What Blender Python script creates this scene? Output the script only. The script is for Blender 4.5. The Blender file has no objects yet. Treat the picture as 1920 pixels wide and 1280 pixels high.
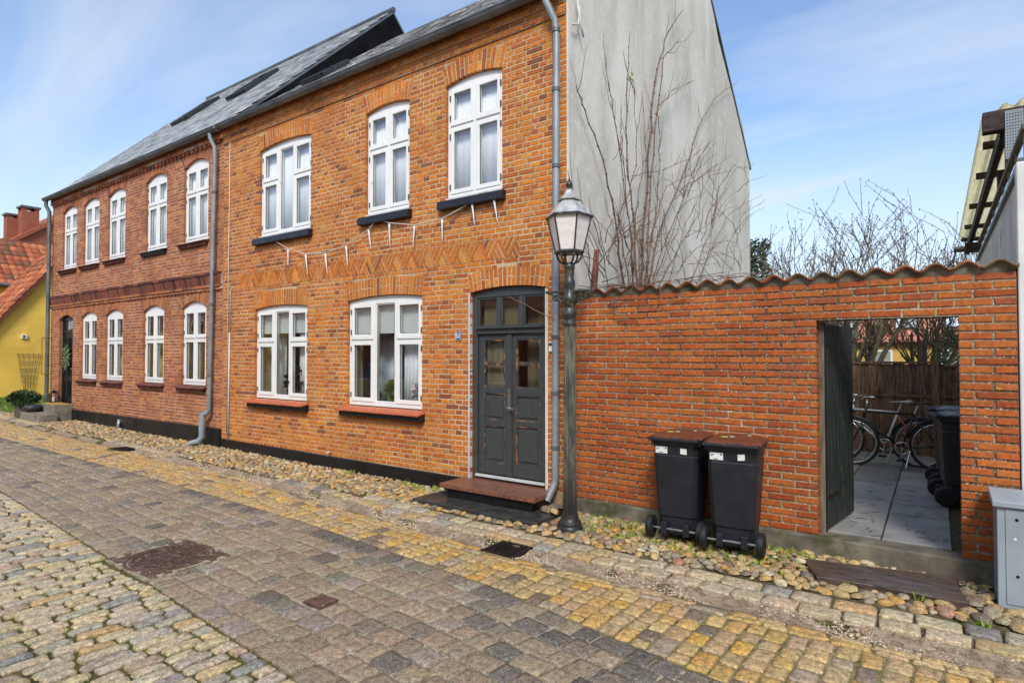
import bpy, bmesh, math, random
import numpy as np
from mathutils import Vector, Matrix
R = math.radians
rnd = random.Random(11)
sc = bpy.context.scene
COL = sc.collection

# ------------------------------------------------------------------ camera
cd = bpy.data.cameras.new('camera'); cam = bpy.data.objects.new('camera', cd); COL.objects.link(cam)
CAM = (0.0, -6.0, 1.8); YAW = R(35.47); PITCH = R(1.23)
cam.location = CAM; cam.rotation_euler = (R(90)+PITCH, 0, YAW)
cd.sensor_width = 36; cd.lens = 1115/1920*36; cd.clip_start = .05; cd.clip_end = 1500
sc.camera = cam
# ------------------------------------------------------------------ sky
SUN_EL, SUN_AZ = R(43), R(148)          # azimuth measured clockwise from +Y
w = bpy.data.worlds.new('World'); sc.world = w; w.use_nodes = True
nt = w.node_tree; N = nt.nodes; L = nt.links; N.clear()
out = N.new('ShaderNodeOutputWorld'); bg = N.new('ShaderNodeBackground'); L.new(bg.outputs[0], out.inputs[0])
sky = N.new('ShaderNodeTexSky'); sky.sky_type = 'NISHITA'; sky.sun_disc = False
sky.sun_elevation = SUN_EL; sky.sun_rotation = SUN_AZ; sky.air_density = 1.0; sky.dust_density = .6; sky.ozone_density = 2.0
tc = N.new('ShaderNodeTexCoord'); sp = N.new('ShaderNodeSeparateXYZ'); L.new(tc.outputs['Generated'], sp.inputs[0])
def vmath(op, a, b=None):
    n = N.new('ShaderNodeMath'); n.operation = op
    for i, v in enumerate((a, b)):
        if v is None: continue
        if isinstance(v, (int, float)): n.inputs[i].default_value = v
        else: L.new(v, n.inputs[i])
    return n.outputs[0]
zc = vmath('MAXIMUM', sp.outputs[2], .02)
den = vmath('ADD', zc, .16)
ux = vmath('DIVIDE', sp.outputs[0], den); uy = vmath('DIVIDE', sp.outputs[1], den)
cb = N.new('ShaderNodeCombineXYZ'); L.new(ux, cb.inputs[0]); L.new(uy, cb.inputs[1])
mp = N.new('ShaderNodeMapping'); mp.inputs['Rotation'].default_value = (0, 0, R(12)); mp.inputs['Scale'].default_value = (.42, 1.0, 1)
mp.inputs['Location'].default_value = (1.3, .6, 0)
L.new(cb.outputs[0], mp.inputs[0])
nz = N.new('ShaderNodeTexNoise'); nz.inputs['Scale'].default_value = .95; nz.inputs['Detail'].default_value = 7; nz.inputs['Roughness'].default_value = .55; nz.inputs['Distortion'].default_value = .5
L.new(mp.outputs[0], nz.inputs[0])
cr = N.new('ShaderNodeValToRGB'); cr.color_ramp.elements[0].position = .42; cr.color_ramp.elements[1].position = .64
cr.color_ramp.elements[0].color = (.04, .04, .04, 1); cr.color_ramp.elements[1].color = (.85, .85, .85, 1)
L.new(nz.outputs[0], cr.inputs[0])
# pale veil towards the horizon
hz_ = N.new('ShaderNodeMapRange'); hz_.inputs[1].default_value = .0; hz_.inputs[2].default_value = .36; hz_.inputs[3].default_value = 1.0; hz_.inputs[4].default_value = 0
L.new(sp.outputs[2], hz_.inputs[0])
fac = vmath('MAXIMUM', cr.outputs[0], hz_.outputs[0])
tint = N.new('ShaderNodeMixRGB'); tint.blend_type = 'MULTIPLY'; tint.inputs[0].default_value = 1; tint.inputs[2].default_value = (1.58, 1.66, 1.74, 1)
L.new(sky.outputs[0], tint.inputs[1])
mx = N.new('ShaderNodeMixRGB'); L.new(fac, mx.inputs[0]); L.new(tint.outputs[0], mx.inputs[1]); mx.inputs[2].default_value = (5.9, 6.5, 7.3, 1)
L.new(mx.outputs[0], bg.inputs[0]); bg.inputs[1].default_value = .062
# ------------------------------------------------------------------ sun (soft, thin overcast)
sd = bpy.data.lights.new('sun', 'SUN'); sd.energy = 1.5; sd.angle = R(16); sd.color = (1, .965, .91)
so = bpy.data.objects.new('sun', sd); COL.objects.link(so)
dirv = Vector((math.sin(SUN_AZ)*math.cos(SUN_EL), math.cos(SUN_AZ)*math.cos(SUN_EL), math.sin(SUN_EL)))
so.rotation_euler = (-dirv).to_track_quat('-Z', 'Y').to_euler(); so.location = (0, -10, 14)
sc.view_settings.view_transform = 'Standard'; sc.view_settings.look = 'None'; sc.view_settings.exposure = 1.12; sc.view_settings.gamma = 1
sc.render.engine = 'CYCLES'; sc.cycles.max_bounces = 6; sc.cycles.transparent_max_bounces = 10

# ------------------------------------------------------------------ camera maths (pixel of the 1920 wide photo -> direction)
_F = np.array([-math.sin(YAW)*math.cos(PITCH), math.cos(YAW)*math.cos(PITCH), math.sin(PITCH)])
_R = np.array([math.cos(YAW), math.sin(YAW), 0.0]); _U = np.cross(_R, _F); _C = np.array(CAM)
def ray(x, y): return _F + _R*((x-960)/1115) - _U*((y-640)/1115)
def pl(x, y, Y=0.0):
    d = ray(x, y); return _C + d*((Y-_C[1])/d[1])
def px_at_X(x, y, X):
    d = ray(x, y); return _C + d*((X-_C[0])/d[0])
def proj(P):
    v = np.asarray(P)-_C; z = v@_F
    return (960+1115*(v@_R)/z, 640-1115*(v@_U)/z, z)
def zg(X): return .0085*max(0.0, -X-5.4)
def ipl(tab):
    xs = [t[0] for t in tab]; ys = [t[1] for t in tab]
    return lambda x: float(np.interp(x, xs, ys))
y_ch = ipl([(-40, -1.3), (-20, -1.27), (-8, -1.27), (-5, -1.52), (-2.9, -1.66), (3, -1.6)])     # street side edge of the channel
y_b1 = ipl([(-40, -2.2), (-16, -2.1), (-9, -2.02), (-5.6, -2.06), (-2.9, -2.29), (-1.1, -2.62), (1, -2.95), (4, -3.3)])
y_b2 = ipl([(-40, -3.4), (-16, -3.45), (-9.9, -3.54), (-5.5, -3.78), (-2.9, -3.98), (0, -4.2), (4, -4.5)])
def gh(X, Y):
    c = y_ch(X)+.15
    return zg(X) - .035*math.exp(-((Y-c)/.13)**2)

# ------------------------------------------------------------------ materials
MATS = {}
def srgb(r, g, b):
    f = lambda c: ((c/255)/12.92 if c/255 <= .04045 else ((c/255+.055)/1.055)**2.4)
    return (f(r), f(g), f(b))
class NT:
    def __init__(s, name):
        s.m = bpy.data.materials.new(name); s.m.use_nodes = True; s.t = s.m.node_tree; s.n = s.t.nodes; s.l = s.t.links
        s.b = s.n['Principled BSDF']; MATS[name] = s.m
        s.geo = s.n.new('ShaderNodeNewGeometry')
    def inp(s, sock, v):
        if hasattr(v, 'links') or isinstance(v, bpy.types.NodeSocket): s.l.new(v, sock)
        else: sock.default_value = v
    def noise(s, scale, detail=4, rough=.55, stretch=None, dist=0, loc=None):
        n = s.n.new('ShaderNodeTexNoise'); n.inputs['Scale'].default_value = scale; n.inputs['Detail'].default_value = detail
        n.inputs['Roughness'].default_value = rough; n.inputs['Distortion'].default_value = dist
        src = s.geo.outputs['Position']
        if stretch or loc:
            mp = s.n.new('ShaderNodeMapping'); mp.inputs['Scale'].default_value = stretch or (1, 1, 1); mp.inputs['Location'].default_value = loc or (0, 0, 0)
            s.l.new(src, mp.inputs[0]); src = mp.outputs[0]
        s.l.new(src, n.inputs['Vector']); return n.outputs[0]
    def voro(s, scale, feature='F1', out=0, rand=1):
        n = s.n.new('ShaderNodeTexVoronoi'); n.inputs['Scale'].default_value = scale; n.feature = feature
        s.l.new(s.geo.outputs['Position'], n.inputs['Vector']); return n.outputs[out]
    def ramp(s, fac, *stops):
        n = s.n.new('ShaderNodeValToRGB'); e = n.color_ramp.elements
        while len(e) < len(stops): e.new(.5)
        for k, (p, c) in enumerate(stops):
            e[k].position = p; e[k].color = (c, c, c, 1) if isinstance(c, (int, float)) else (*c, 1)
        s.l.new(fac, n.inputs[0]); return n.outputs[0]
    def mix(s, fac, a, b, mode='MIX'):
        n = s.n.new('ShaderNodeMixRGB'); n.blend_type = mode
        for k, v in zip((0, 1, 2), (fac, a, b)):
            if isinstance(v, (int, float)): v = v if k == 0 else (v, v, v, 1)
            elif isinstance(v, tuple): v = (*v, 1) if len(v) == 3 else v
            s.inp(n.inputs[k], v)
        return n.outputs[0]
    def attr(s, name='tint'):
        n = s.n.new('ShaderNodeAttribute'); n.attribute_name = name; return n.outputs['Color']
    def bump(s, h, strength=.3, dist=.01):
        n = s.n.new('ShaderNodeBump'); n.inputs['Strength'].default_value = strength; n.inputs['Distance'].default_value = dist
        s.l.new(h, n.inputs['Height'])
        if s.b.inputs['Normal'].links: s.l.new(s.b.inputs['Normal'].links[0].from_socket, n.inputs['Normal'])
        s.l.new(n.outputs[0], s.b.inputs['Normal'])
    def fin(s, color, rough=.7, metal=0, spec=.5):
        c = color if not isinstance(color, tuple) else (*color, 1) if len(color) == 3 else color
        s.inp(s.b.inputs['Base Color'], c); s.inp(s.b.inputs['Roughness'], rough); s.inp(s.b.inputs['Metallic'], metal)
        s.b.inputs['Specular IOR Level'].default_value = spec
        return s.m
def simple(name, col, rough=.6, var=.18, scale=9, bump=.12, bscale=90, metal=0, spec=.5, stretch=None, dirt=None):
    t = NT(name)
    a = t.noise(scale, 5, stretch=stretch)
    c = t.mix(1, col, t.ramp(a, (.34, 1-var*1.6), (.66, 1+var)), 'MULTIPLY')
    if dirt:
        c = t.mix(t.ramp(t.noise(dirt[1], 6, .65), (dirt[2], 0), (dirt[2]+.12, 1)), c, dirt[0])
    if bump: t.bump(t.noise(bscale, 4, stretch=stretch), bump, .004)
    rr = t.ramp(t.noise(scale*2.3, 3), (.3, max(.02, rough-.12)), (.7, min(1, rough+.1)))
    return t.fin(c, rr, metal, spec)

def m_brick(name, dirt_amt=.5, lichen=0, wash=None, sootz=None):
    t = NT(name)
    c = t.attr()
    c = t.mix(1, c, t.ramp(t.noise(30, 6, .7), (.34, .66), (.5, 1.0), (.66, 1.25)), 'MULTIPLY')
    c = t.mix(1, c, t.ramp(t.noise(1.1, 5, .6), (.3, .84), (.6, 1.08)), 'MULTIPLY')
    # dark specks and burnt marks
    c = t.mix(t.ramp(t.noise(75, 3, .6), (.62, 0), (.72, dirt_amt)), c, srgb(70, 42, 30))
    if wash: c = t.mix(t.ramp(t.noise(wash[1], 6, .7), (wash[2], 0), (wash[2]+.18, wash[3])), c, wash[0])
    if lichen:
        c = t.mix(t.ramp(t.noise(9, 5, .75, loc=(3, 1, 2)), (.66, 0), (.7, lichen)), c, srgb(196, 160, 40))
    t.bump(t.noise(60, 5, .6), .45, .006); t.bump(t.noise(260, 3), .25, .002)
    return t.fin(c, t.ramp(t.noise(5, 3), (.3, .62), (.7, .85)), 0, .35)
def m_mortar(name, col, dark, dscale=1.6, dpos=.5):
    t = NT(name)
    c = t.mix(t.ramp(t.noise(dscale, 6, .65), (dpos-.1, 0), (dpos+.12, 1)), col, dark)
    c = t.mix(1, c, t.ramp(t.noise(120, 4), (.3, .6), (.65, 1.15)), 'MULTIPLY')
    c = t.mix(t.ramp(t.noise(70, 4, .7, loc=(1, 2, 3)), (.55, 0), (.64, .75)), c, srgb(228, 218, 198))
    t.bump(t.noise(150, 4), .6, .004)
    return t.fin(c, .93, 0, .2)
m_brick('brick_orange', .35, 0, (srgb(120, 74, 44), .8, .52, .35))
m_brick('brick_red', .55, 0, (srgb(156, 108, 82), 1.6, .5, .35))
m_brick('brick_garden', .4, .8, (srgb(196, 128, 84), .7, .54, .3))
m_mortar('mortar_pale', srgb(208, 182, 146), srgb(174, 140, 102), 1.3, .50)
m_mortar('mortar_red', srgb(204, 180, 158), srgb(156, 122, 100), 1.3, .50)
m_mortar('mortar_garden', srgb(178, 158, 126), srgb(92, 78, 62), .7, .44)

def m_stone(name, moss=.25, rough=.5, mosscol=srgb(112, 112, 40)):
    t = NT(name)
    c = t.attr()
    c = t.mix(t.ramp(t.noise(7, 4, .6), (.45, 0), (.65, .45)), c, t.mix(1, c, (1.2, .92, .68), 'MULTIPLY'))
    c = t.mix(1, c, t.ramp(t.noise(26, 7, .8), (.36, .42), (.5, 1.0), (.64, 1.6)), 'MULTIPLY')
    c = t.mix(t.ramp(t.noise(95, 4, .75), (.53, 0), (.61, .75)), c, srgb(72, 62, 50))
    c = t.mix(t.ramp(t.noise(60, 4, .75, loc=(2, 7, 1)), (.56, 0), (.64, .6)), c, srgb(186, 168, 140))
    c = t.mix(t.ramp(t.noise(140, 3, .7, loc=(5, 3, 1)), (.58, 0), (.66, .6)), c, srgb(215, 206, 188))
    c = t.mix(t.ramp(t.noise(3.2, 5, .7), (.52, 0), (.72, moss)), c, mosscol)
    t.bump(t.noise(30, 6, .7), .65, .014); t.bump(t.noise(150, 5, .7), .6, .005)
    return t.fin(c, t.ramp(t.noise(7, 4), (.3, rough-.14), (.7, rough+.2)), 0, .5)
m_stone('stone_road', .08, .36); m_stone('stone_band', .05, .27); m_stone('stone_cobble', .28, .55); m_stone('stone_kerb', .15, .55)
def m_joint(name, sand, moss, dark, mp_=.5):
    t = NT(name)
    c = t.mix(t.ramp(t.noise(2.1, 6, .7), (mp_-.08, 0), (mp_+.1, 1)), sand, moss)
    c = t.mix(t.ramp(t.noise(17, 5, .7), (.45, 0), (.62, .85)), c, dark)
    c = t.mix(t.ramp(t.voro(130), (.12, .75), (.26, 0)), c, srgb(190, 176, 152))
    c = t.mix(1, c, t.ramp(t.noise(210, 3), (.3, .55), (.7, 1.25)), 'MULTIPLY')
    t.bump(t.noise(70, 5, .7), .9, .015); t.bump(t.voro(120), .7, .008)
    return t.fin(c, .9, 0, .25)
m_joint('joint_road', srgb(120, 106, 78), srgb(104, 106, 38), srgb(60, 50, 34), .46)
m_joint('joint_sand', srgb(206, 192, 168), srgb(156, 142, 98), srgb(112, 96, 76), .56)
m_joint('joint_grit', srgb(176, 156, 120), srgb(138, 132, 62), srgb(96, 82, 60), .50)
m_joint('joint_walk', srgb(120, 104, 76), srgb(96, 98, 40), srgb(58, 48, 36), .55)
m_joint('gravel', srgb(186, 164, 136), srgb(166, 142, 112), srgb(120, 98, 78), .6)
m_joint('soil', srgb(96, 84, 64), srgb(84, 92, 40), srgb(52, 46, 36), .55)
simple('white_paint', srgb(232, 231, 226), .4, .03, 3, .08, 60, dirt=(srgb(196, 192, 182), 5, .64))
simple('white_rubber', srgb(200, 200, 198), .5, .06)
t = NT('plaster_grey')
c = t.mix(t.ramp(t.noise(.55, 7, .62, stretch=(1, 1, .45)), (.38, 0), (.62, 1)), srgb(202, 195, 180), srgb(230, 224, 210))
c = t.mix(t.ramp(t.noise(1.5, 7, .7, stretch=(1, 1.6, .35)), (.48, 0), (.64, .5)), c, srgb(180, 174, 162))
c = t.mix(t.ramp(t.noise(6, 5, .7), (.36, .4), (.46, 0)), c, srgb(236, 233, 226))
c = t.mix(t.ramp(t.noise(30, 4, .7), (.58, 0), (.68, .4)), c, srgb(146, 142, 134))
t.bump(t.noise(14, 6, .6), .25, .02); t.bump(t.noise(120, 3), .2, .004)
t.fin(c, .9, 0, .25)
simple('tar_black', srgb(20, 20, 21), .45, .35, 3, .3, 40, dirt=(srgb(120, 118, 110), 46, .69))
simple('tar_gable', srgb(20, 20, 21), .95, .45, 1.1, .3, 20, spec=.1, dirt=(srgb(130, 128, 120), 9, .66))
simple('sill_black', srgb(26, 28, 34), .4, .3, 5, .2, 50, dirt=(srgb(176, 172, 160), 24, .66))
simple('sill_plain', srgb(22, 22, 23), .5, .3, 5, .2, 50)
simple('terracotta', srgb(186, 98, 62), .62, .14, 14, .15, 120)
simple('sill_brick', srgb(112, 62, 48), .8, .35, 9, .4, 70, dirt=(srgb(60, 42, 36), 6, .58))
simple('zinc', srgb(140, 145, 147), .45, .12, 4, .1, 30, metal=.25, dirt=(srgb(150, 156, 158), 9, .62))
simple('zinc_dark', srgb(104, 108, 110), .45, .2, 3, .1, 30, metal=.3)
simple('zinc_pale', srgb(165, 172, 176), .4, .1, 4, .1, 30, metal=.4)
simple('door_grey', srgb(64, 67, 67), .42, .1, 5, .12, 60, stretch=(6, 6, 1), dirt=(srgb(150, 138, 116), 40, .725))
simple('door_worn', srgb(60, 60, 58), .6, .3, 20, .3, 60, stretch=(4, 4, 1), dirt=(srgb(176, 116, 64), 9, .50))
simple('door_black', srgb(20, 22, 24), .4, .2, 5, .1, 60)
simple('granite_red', srgb(134, 86, 66), .4, .4, 60, .3, 200, dirt=(srgb(80, 64, 50), 9, .54))
simple('slab_dark', srgb(62, 62, 60), .3, .25, 8, .35, 60, dirt=(srgb(92, 92, 58), 16, .66))
t = NT('slab_wet')
g = t.noise(5, 6, .65, stretch=(1.0, 7, 7), dist=.6)
c = t.mix(t.ramp(g, (.35, 0), (.65, 1)), srgb(46, 40, 38), srgb(104, 84, 72))
c = t.mix(t.ramp(t.noise(60, 3, .7), (.66, 0), (.74, .7)), c, srgb(168, 156, 138))
t.bump(t.noise(6, 6, .6, stretch=(1, 8, 8)), .5, .01)
t.fin(c, t.ramp(t.noise(4, 4), (.35, .18), (.65, .5)), 0, .5)
simple('concrete_old', srgb(112, 104, 88), .9, .3, 5, .5, 50, dirt=(srgb(70, 72, 42), 3.2, .52))
simple('concrete_step', srgb(130, 122, 106), .9, .22, 6, .4, 60)
t = NT('paving_grey')
c = t.mix(1, t.attr(), t.ramp(t.noise(4, 6, .65), (.3, .7), (.7, 1.15)), 'MULTIPLY')
c = t.mix(t.ramp(t.noise(60, 3, .7), (.64, 0), (.72, .6)), c, srgb(50, 46, 38))
t.bump(t.noise(160, 3), .35, .003); t.fin(c, t.ramp(t.noise(2, 4), (.3, .4), (.7, .7)), 0, .5)
t = NT('slate')
c = t.mix(1, t.attr(), t.ramp(t.noise(12, 5), (.3, .72), (.7, 1.2)), 'MULTIPLY')
c = t.mix(t.ramp(t.noise(2.2, 6, .7), (.55, 0), (.7, .35)), c, srgb(176, 178, 176))
t.bump(t.noise(60, 4), .3, .006); t.fin(c, t.ramp(t.noise(5, 3), (.3, .3), (.7, .5)), 0, .5)
t = NT('roof_tile')
c = t.mix(1, t.attr(), t.ramp(t.noise(9, 5, .65), (.3, .62), (.7, 1.2)), 'MULTIPLY')
c = t.mix(t.ramp(t.noise(1.6, 6, .7), (.55, 0), (.7, .4)), c, srgb(96, 74, 54))
t.bump(t.noise(60, 4), .3, .006); t.fin(c, .8, 0, .3)
t = NT('coping_tile')
c = t.mix(1, t.attr(), t.ramp(t.noise(22, 5, .65), (.3, .5), (.7, 1.2)), 'MULTIPLY')
c = t.mix(t.ramp(t.noise(7, 6, .7), (.48, 0), (.64, .7)), c, srgb(110, 104, 68))
t.bump(t.noise(80, 4), .4, .006); t.fin(c, .85, 0, .3)
simple('yellow_wall', srgb(240, 198, 84), .85, .08, 1.3, .25, 14, dirt=(srgb(222, 184, 96), .9, .58))
simple('ochre_wall', srgb(206, 168, 84), .85, .1, 1.3, .2, 14)
simple('lamp_iron', srgb(66, 66, 62), .4, .3, 14, .25, 70, metal=.3, dirt=(srgb(120, 112, 70), 18, .56))
t = NT('lamp_post_paint')
s_ = t.noise(9, 6, .7, stretch=(2.2, 2.2, .35))
c = t.mix(t.ramp(s_, (.42, 0), (.58, 1)), srgb(72, 70, 66), srgb(122, 116, 96))
c = t.mix(t.ramp(t.noise(30, 5, .7), (.58, 0), (.66, .8)), c, srgb(40, 40, 40))
zz = t.n.new('ShaderNodeSeparateXYZ'); t.l.new(t.geo.outputs['Position'], zz.inputs[0])
zr = t.n.new('ShaderNodeMapRange'); zr.inputs[1].default_value = .25; zr.inputs[2].default_value = .75; zr.inputs[3].default_value = 1; zr.inputs[4].default_value = 0; t.l.new(zz.outputs[2], zr.inputs[0])
c = t.mix(zr.outputs[0], c, srgb(46, 44, 42)); t.bump(s_, .3, .004)
t.fin(c, .42, .1, .5)
simple('lamp_roof', srgb(186, 184, 180), .4, .15, 14, .2, 60, metal=.2, dirt=(srgb(70, 70, 66), 12, .58))
t = NT('milky_glass'); t.b.inputs['Subsurface Weight'].default_value = .0
c = t.mix(t.ramp(t.noise(16, 5, .7), (.45, 0), (.75, .6)), srgb(236, 228, 221), srgb(194, 182, 170)); t.fin(c, .35, 0, .4)
simple('bin_black', srgb(30, 33, 40), .46, .12, 6, .3, 420, dirt=(srgb(74, 76, 80), 22, .72))
simple('bin_lid_black', srgb(34, 38, 46), .3, .1, 6, .05, 200)
simple('bin_lid_brown', srgb(104, 58, 38), .42, .12, 6, .1, 120)
simple('rubber', srgb(26, 26, 27), .6, .2, 12, .1, 90)
simple('steel', srgb(190, 190, 186), .3, .08, 10, .05, 90, metal=.9)
simple('sticker', srgb(232, 232, 228), .5, .03)
simple('sticker_green', srgb(190, 214, 92), .5, .03)
simple('print_dark', srgb(50, 52, 58), .6, .05)
simple('cabinet_grey', srgb(150, 160, 166), .45, .08, 3, .06, 60, dirt=(srgb(196, 202, 204), 26, .71))
simple('iron_rust', srgb(104, 78, 66), .45, .3, 22, .4, 90, metal=.2, dirt=(srgb(160, 140, 120), 14, .55))
simple('iron_lid', srgb(78, 62, 54), .5, .3, 22, .4, 90, metal=.2, dirt=(srgb(136, 120, 102), 20, .54))
simple('iron_dark', srgb(40, 31, 28), .55, .3, 12, .3, 90, metal=.3)
simple('hole_black', (.004, .004, .004), .9, 0, 3, 0)
simple('gate_wood', srgb(40, 46, 40), .62, .4, 7, .4, 40, stretch=(5, 5, .5), dirt=(srgb(82, 94, 62), 5, .62))
simple('fence_wood', srgb(112, 84, 60), .75, .45, 7, .4, 40, stretch=(6, 6, .5), dirt=(srgb(46, 38, 30), 4, .56))
simple('beam_wood', srgb(58, 42, 34), .8, .45, 6, .4, 40, stretch=(1, 1, 5))
simple('weather_wood', srgb(112, 100, 82), .8, .3, 6, .3, 40, stretch=(5, 5, .6))
simple('eternit', srgb(198, 188, 142), .85, .2, 4, .3, 40, stretch=(4, .6, 4), dirt=(srgb(120, 122, 72), 4, .6))
simple('weather_white', srgb(204, 202, 194), .85, .12, 3, .35, 14, stretch=(1, 1, .35), dirt=(srgb(120, 122, 104), 3.5, .58))
simple('render_white', srgb(222, 220, 214), .85, .06, 3, .3, 16, dirt=(srgb(170, 166, 152), 4, .64))
simple('bark_vine', srgb(122, 94, 74), .8, .3, 30, .4, 60, dirt=(srgb(76, 56, 44), 30, .55))
simple('bark_pale', srgb(112, 102, 82), .85, .3, 14, .4, 40, dirt=(srgb(100, 110, 70), 6, .55))
simple('bark_dark', srgb(70, 58, 48), .85, .3, 14, .4, 40)
simple('skylight_dark', srgb(44, 46, 48), .5, .2); simple('painted_sky_pane', srgb(206, 214, 222), .12, .04)  # far skylight panes: reflected sky painted in as a pale base colour
def m_leaf(name, a, b, rough=.55):
    t = NT(name); c = t.mix(t.ramp(t.noise(24, 3), (.3, 0), (.7, 1)), a, b)
    t.b.inputs['Subsurface Weight'].default_value = 0; return t.fin(c, rough, 0, .3)
t = NT('sheet_roof'); c = t.mix(t.ramp(t.noise(5, 5, .65, stretch=(5, .5, 5)), (.4, 0), (.7, 1)), srgb(232, 222, 182), srgb(196, 184, 138)); t.fin(c, .8, 0, .2)
tl_ = t.n.new('ShaderNodeBsdfTranslucent'); t.l.new(c, tl_.inputs[0]); ms = t.n.new('ShaderNodeMixShader'); ms.inputs[0].default_value = .62; t.l.new(t.b.outputs[0], ms.inputs[1]); t.l.new(tl_.outputs[0], ms.inputs[2]); t.l.new(ms.outputs[0], t.n['Material Output'].inputs[0])
m_leaf('leaf_bright', srgb(96, 128, 30), srgb(142, 164, 52)); m_leaf('leaf_dark', srgb(30, 46, 26), srgb(60, 82, 44))
m_leaf('grass', srgb(84, 116, 36), srgb(126, 150, 58)); m_leaf('moss_green', srgb(104, 108, 34), srgb(140, 140, 56))
m_leaf('wreath', srgb(84, 100, 70), srgb(120, 134, 96)); m_leaf('bud_brown', srgb(96, 72, 52), srgb(120, 96, 66))
simple('terrace_pot', srgb(96, 84, 70), .8, .3, 10, .3, 50); simple('pot_dark', srgb(52, 56, 54), .5, .2)
simple('doormat', srgb(190, 146, 66), .95, .25, 30, .5, 200)
simple('bike_white', srgb(206, 212, 214), .25, .05, 4, .02); simple('bike_red', srgb(190, 60, 54), .3, .08, 4, .02); simple('bike_black', srgb(24, 24, 26), .35, .1, 4, .02)
simple('bike_teal', srgb(40, 120, 110), .3, .08, 4, .02); simple('saddle_grey', srgb(176, 172, 164), .6, .06)
simple('sign_blue', srgb(24, 52, 116), .3, .05); simple('sign_white', srgb(240, 240, 240), .35, .02)
simple('curtain_white', srgb(246, 245, 246), .9, .05, 5, .1, 30, stretch=(6, 1, .3)); simple('curtain_warm', srgb(214, 190, 120), .9, .1, 5, .1, 30, stretch=(6, 1, .3))
simple('curtain_beige', srgb(160, 148, 124), .9, .1, 5, .1, 30, stretch=(6, 1, .3)); simple('blind', srgb(236, 237, 230), .8, .05, 20, .1, 60, stretch=(.3, 1, 5)); simple('room_wall', srgb(190, 182, 168), .9, .05); simple('room_floor', srgb(104, 78, 54), .6, .1)
simple('bulb_white', srgb(240, 240, 236), .35, .02); simple('icicle', srgb(232, 232, 236), .3, .03); simple('cable_white', srgb(206, 200, 190), .5, .05)
simple('car_silver', srgb(168, 172, 176), .22, .03, 3, 0, metal=.7); simple('bottle_blue', srgb(60, 120, 150), .15, .05); simple('flower_white', srgb(224, 206, 200), .6, .1)
def m_glass(name, tintc, base):
    m = bpy.data.materials.new(name); m.use_nodes = True; MATS[name] = m; n = m.node_tree.nodes; l = m.node_tree.links; n.clear()
    o = n.new('ShaderNodeOutputMaterial'); mx = n.new('ShaderNodeMixShader'); tr = n.new('ShaderNodeBsdfTransparent'); gl = n.new('ShaderNodeBsdfGlossy')
    gl.inputs['Roughness'].default_value = .012; tr.inputs[0].default_value = (*tintc, 1); gl.inputs[0].default_value = (.95, .97, 1, 1)
    lw = n.new('ShaderNodeFresnel'); ge = n.new('ShaderNodeNewGeometry'); io = n.new('ShaderNodeMath'); io.operation = 'MULTIPLY_ADD'; io.inputs[1].default_value = -(1.52-1/1.52); io.inputs[2].default_value = 1.52; l.new(ge.outputs['Backfacing'], io.inputs[0]); l.new(io.outputs[0], lw.inputs[0])
    no = n.new('ShaderNodeTexNoise'); no.inputs['Scale'].default_value = 1.7; l.new(ge.outputs['Position'], no.inputs[0])
    bp = n.new('ShaderNodeBump'); bp.inputs['Strength'].default_value = .06; bp.inputs['Distance'].default_value = .02; l.new(no.outputs[0], bp.inputs['Height']); l.new(bp.outputs[0], gl.inputs['Normal'])
    ad = n.new('ShaderNodeMath'); ad.operation = 'MULTIPLY_ADD'; ad.inputs[1].default_value = 1.1; ad.inputs[2].default_value = base; ad.use_clamp = True; l.new(lw.outputs[0], ad.inputs[0])
    l.new(ad.outputs[0], mx.inputs[0]); l.new(tr.outputs[0], mx.inputs[1]); l.new(gl.outputs[0], mx.inputs[2]); l.new(mx.outputs[0], o.inputs[0])
m_glass('glass', (.97, .98, .98), .015); m_glass('glass_street', (.93, .95, .95), .075); m_glass('glass_dusty', (.85, .86, .83), .06)

# ------------------------------------------------------------------ object helpers
def wloc(o):
    v = Vector((0, 0, 0))
    while o: v += o.location; o = o.parent
    return v
def tag(o, label=None, cat=None, group=None, kind=None):
    if label: o['label'] = label
    if cat: o['category'] = cat
    if group: o['group'] = group
    if kind: o['kind'] = kind
    return o
def thing(name, label, cat, loc=(0, 0, 0), rz=0, group=None):
    o = bpy.data.objects.new(name, None); o.empty_display_size = .2; COL.objects.link(o); o.location = loc; o.rotation_euler = (0, 0, rz)
    return tag(o, label, cat, group)
def link(name, me, parent=None, loc=(0, 0, 0), world=True, scale=None, rot=None):
    """world=True: coordinates of the mesh are scene coordinates (parents carry no rotation)."""
    o = bpy.data.objects.new(name, me); COL.objects.link(o)
    if parent:
        o.parent = parent
        o.location = Vector(loc) - (wloc(parent) if world else Vector((0, 0, 0)))
    else: o.location = loc
    if scale: o.scale = scale
    if rot: o.rotation_euler = rot
    return o
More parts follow.
